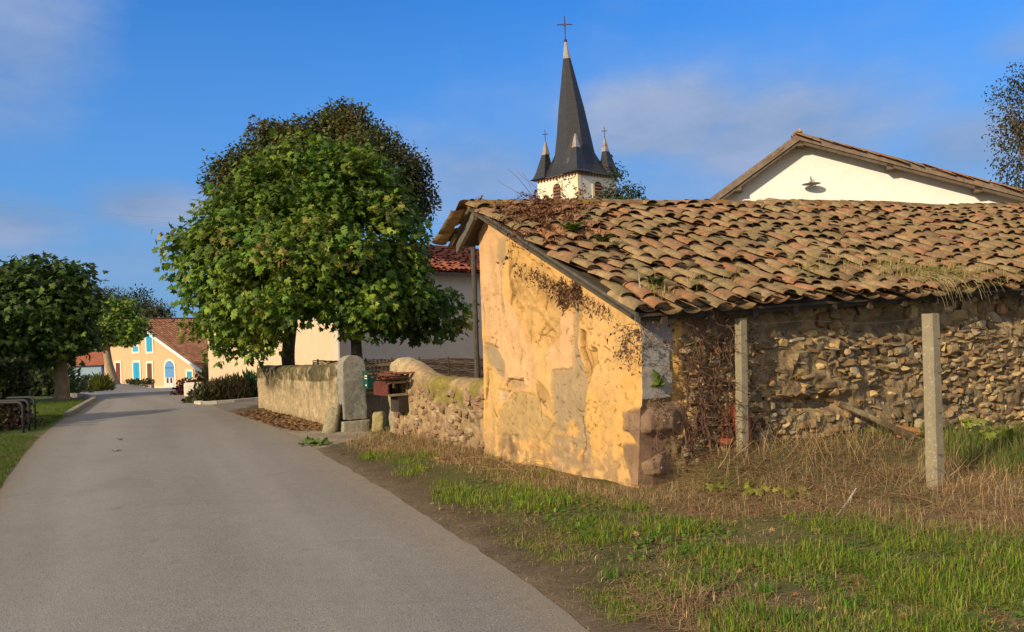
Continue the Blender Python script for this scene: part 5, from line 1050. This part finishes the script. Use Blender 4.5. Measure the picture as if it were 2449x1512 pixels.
# leaf litter
b = MB()
def litter(poly, n, s, cols=((.34, .17, .07), (.26, .13, .06), (.40, .24, .12), (.30, .12, .05))):
    P = scatter(poly, n); n = len(P); P[:, 2] += .006+rng.random(n)*.03
    T = LOBE.copy(); T[:, 2] += .35*np.abs(T[:, 0])**1.3+.2*(T[:, 1]-.4)**2; D = rdir(n)*A_([1, 1, .25]); N = rdir(n)*.45+A_([0, 0, 1.]); b.add(*leaves(P, D, N, s*U_(.5, 1.2, n), pal(n, cols, None, .25), T, LOBEF))
litter([(560, 990), (620, 980), (690, 995), (800, 1015), (790, 1033), (700, 1030), (620, 1012)], 1500, .07, ((.24, .14, .07), (.19, .11, .06), (.30, .19, .10), (.24, .11, .05)))
litter([(600, 985), (690, 995), (810, 1012), (800, 1028), (640, 1008)], 1000, .065, ((.28, .18, .09), (.20, .12, .06), (.34, .23, .13)))
litter([(800, 1080), (1000, 1060), (1160, 1110), (1500, 1190), (1900, 1220), (2448, 1300), (2448, 1520), (1800, 1520), (1300, 1290), (950, 1150)], 230, .055)
litter([(1500, 1180), (1800, 1210), (1900, 1260), (1600, 1260)], 70, .055); litter([(850, 1060), (1000, 1070), (1100, 1110), (900, 1100)], 110, .06)
tag(b.build('fallen_leaves', M['dry']), 'curled brown fallen leaves scattered along the verge and wall foot', 'leaves', kind='stuff')
# broadleaf weeds
def weed(p, n, size, cols, label, r=.12, h=.1):
    p = A_(p); P = p+rng.normal(size=(n, 3))*A_([r, r*.7, 0])+A_([0, 0, 1.])*rng.random((n, 1))*h; b = MB()
    b.add(*leaves(P, rdir(n)+A_([0, 0, .2]), rdir(n)*.5+A_([0, -.2, 1.]), size*U_(.6, 1.3, n), pal(n, cols), LOBE, LOBEF)); return tag(b.build('weed', M['leaf'], origin=p), label, 'weed')
yl = [(.26, .27, .03), (.20, .25, .03), (.32, .29, .05)]
weed(gz(1790, 1185), 46, .075, yl, 'larger yellow-green creeping weed in front of the left concrete post', .17, .12)
weed(gz(1905, 1195), 26, .075, yl, 'smaller yellow-green creeping weed between the posts, lying in brown straw', .13, .09)
weed(gz(752, 1064), 22, .11, [(.08, .15, .02), (.11, .18, .03)], 'small green weed at the edge of the gravel entrance', .12, .08)
weed(gz(1690, 1172), 12, .06, yl, 'tiny green weed at the foot of the barn corner', .08, .06)
weed(gz(2345, 1060), 22, .14, [(.2, .26, .03), (.25, .29, .05)], 'bright broad-leaved weed beyond the right concrete post', .2, .3)
tag(weed(gz(1250, 1205), 160, .035, gg, 'clover-like green weeds spreading over the verge before the gable', .4, .05), kind='stuff').name = 'clover_weeds'
P = bp(.12, -.02, 1.02); weed(P+lout*.06, 5, .12, [(.18, .25, .03), (.12, .2, .02)], 'single green seedling sprouting from the grey corner render', .02, .05)
# creeper on the barn corner
b = MB()
for px, py in ((1640, 1090), (1660, 1110), (1690, 1080), (1715, 1070), (1740, 1060), (1665, 1060)):
    r = ray(px, py); k = ((BC-OC)@lout)/(r@lout); p = OC+r*k+lout*.1; d_ = A_([-.05, 0, 1.]); pts = [p]
    for i in range(22):
        d_ = nrm(d_*.75+A_([0, 0, .3])+Ld*rng.normal()*.35+lout*rng.normal()*.05); pts.append(pts[-1]+d_*.075); 
        q = pts[-1]; off_ = (q-BC)@lout; pts[-1] = q+lout*(.09-off_)*.6
        if q[2] > 1.65: break
    b.tube(pts, np.linspace(.013, .004, len(pts)), 6, A_([.15, .09, .06])*random.uniform(.8, 1.3), False, wob=.1)
    stems(b, pts[2::1], [Ld*rng.normal()+A_([0, 0, rng.normal()*.6])+lout*.15 for _ in pts[2::1]], .42, .0045, vc, 7, .4, -.05)
st = [bp(rng.uniform(.05, 1.5), 0, rng.uniform(.3, 1.72))+lout*.09 for _ in range(260)]
stems(b, st, [Ld*rng.normal()+A_([0, 0, rng.normal()*.9]) for _ in st], .36, .003, vc, 8, .4, -.08, 3, .035, lcd)
tag(b.build('dead_creeper', M['dry']), 'dead brown creeper stems clinging to the rubble wall near the barn corner', 'dead creeper')
b = MB()
def ongab(X_, Y_, o_=.05): s_, h_ = z3(X_, Y_); return bp(0, s_, h_)+gout*o_
st = [ongab(x, y) for x, y in [(rng.uniform(640, 1180), 0) for _ in range(90)]]
st = []
for _ in range(75):
    x = rng.uniform(560, 1220); y = 610+(x-560)*.50+abs(rng.normal())*38; st.append(ongab(x, y, .08))
stems(b, st, [Ld*0+Gd*rng.normal()*.5+A_([0, 0, -1.])+gout*.2 for _ in st], .2, .003, vc, 6, .4, -.3, 4, .035, lcd)
for X0 in (890, 985):
    st = [ongab(X0+rng.normal()*12, 740+rng.random()*180, .07) for _ in range(20)]; stems(b, st, [A_([0, 0, -1.])+rng.normal(size=3)*.25 for _ in st], .2, .004, vc, 6, .3, -.3, 7, .042, lcd)
st = [bp(rng.uniform(-.05, .1), rng.uniform(-.05, .3), rng.uniform(1.35, 1.68))+(gout+lout)*.06 for _ in range(55)]
stems(b, st, [rng.normal(size=3)+A_([0, 0, -.8]) for _ in st], .3, .003, vc, 7, .45, -.15, 4, .035, [(.17, .11, .1), (.13, .08, .07), (.2, .13, .08)])
tag(b.build('hanging_vine', M['dry']), 'withered vine hanging under the barge board over the ochre gable', 'dead vine')
# tufts on the roof
b = MB(); P = []
for px, py, n, sx in ((1560, 690, 60, 14), (1575, 700, 50, 16), (1925, 640, 60, 22), (2030, 632, 70, 30), (2100, 625, 90, 35), (2200, 645, 420, 45), (2260, 658, 420, 40), (2330, 662, 260, 40), (1660, 675, 40, 12), (2420, 660, 50, 18), (2310, 590, 30, 10), (2000, 610, 40, 30), (1750, 660, 40, 12)):
    P += [onroof(px+rng.normal()*sx, py+20+rng.normal()*7)-A_([0, 0, .05]) for _ in range(n)]
P = A_(P); blades(b, P, U_(.07, .26, len(P)), U_(.0018, .004, len(P)), [(.40, .32, .12), (.30, .26, .08), (.18, .25, .035), (.46, .37, .18)], [4, 3, 2, 2], 1.2)
st = [onroof(2240+rng.normal()*50, 682+rng.normal()*4) for _ in range(80)]; stems(b, st, [lout+A_([0, 0, .25])+rng.normal(size=3)*.3 for _ in st], .42, .0024, [(.50, .40, .22), (.36, .30, .14)], 8, .06, -.3)
tag(b.build('roof_grass', M['dry']), 'dry grass tufts rooted among the lower barn roof tiles', 'grass', kind='stuff')
# stains on the road: squashed twigs
for px, py, lb_ in ((287, 1057, 'upper dark squashed clump lying on the lane'), (280, 1085, 'lower dark squashed clump lying on the lane')):
    p = gz(px, py)+A_([0, 0, .03]); b = MB(); st = [p+rng.normal(size=3)*A_([.025, .05, .003]) for _ in range(22)]; stems(b, st, [rng.normal(size=3)*A_([1, 1, .1]) for _ in st], .07, .005, [(.09, .08, .07), (.06, .05, .045)], 4, .3, -.02)
    tag(b.build('debris', M['dry'], origin=p), lb_, 'debris')
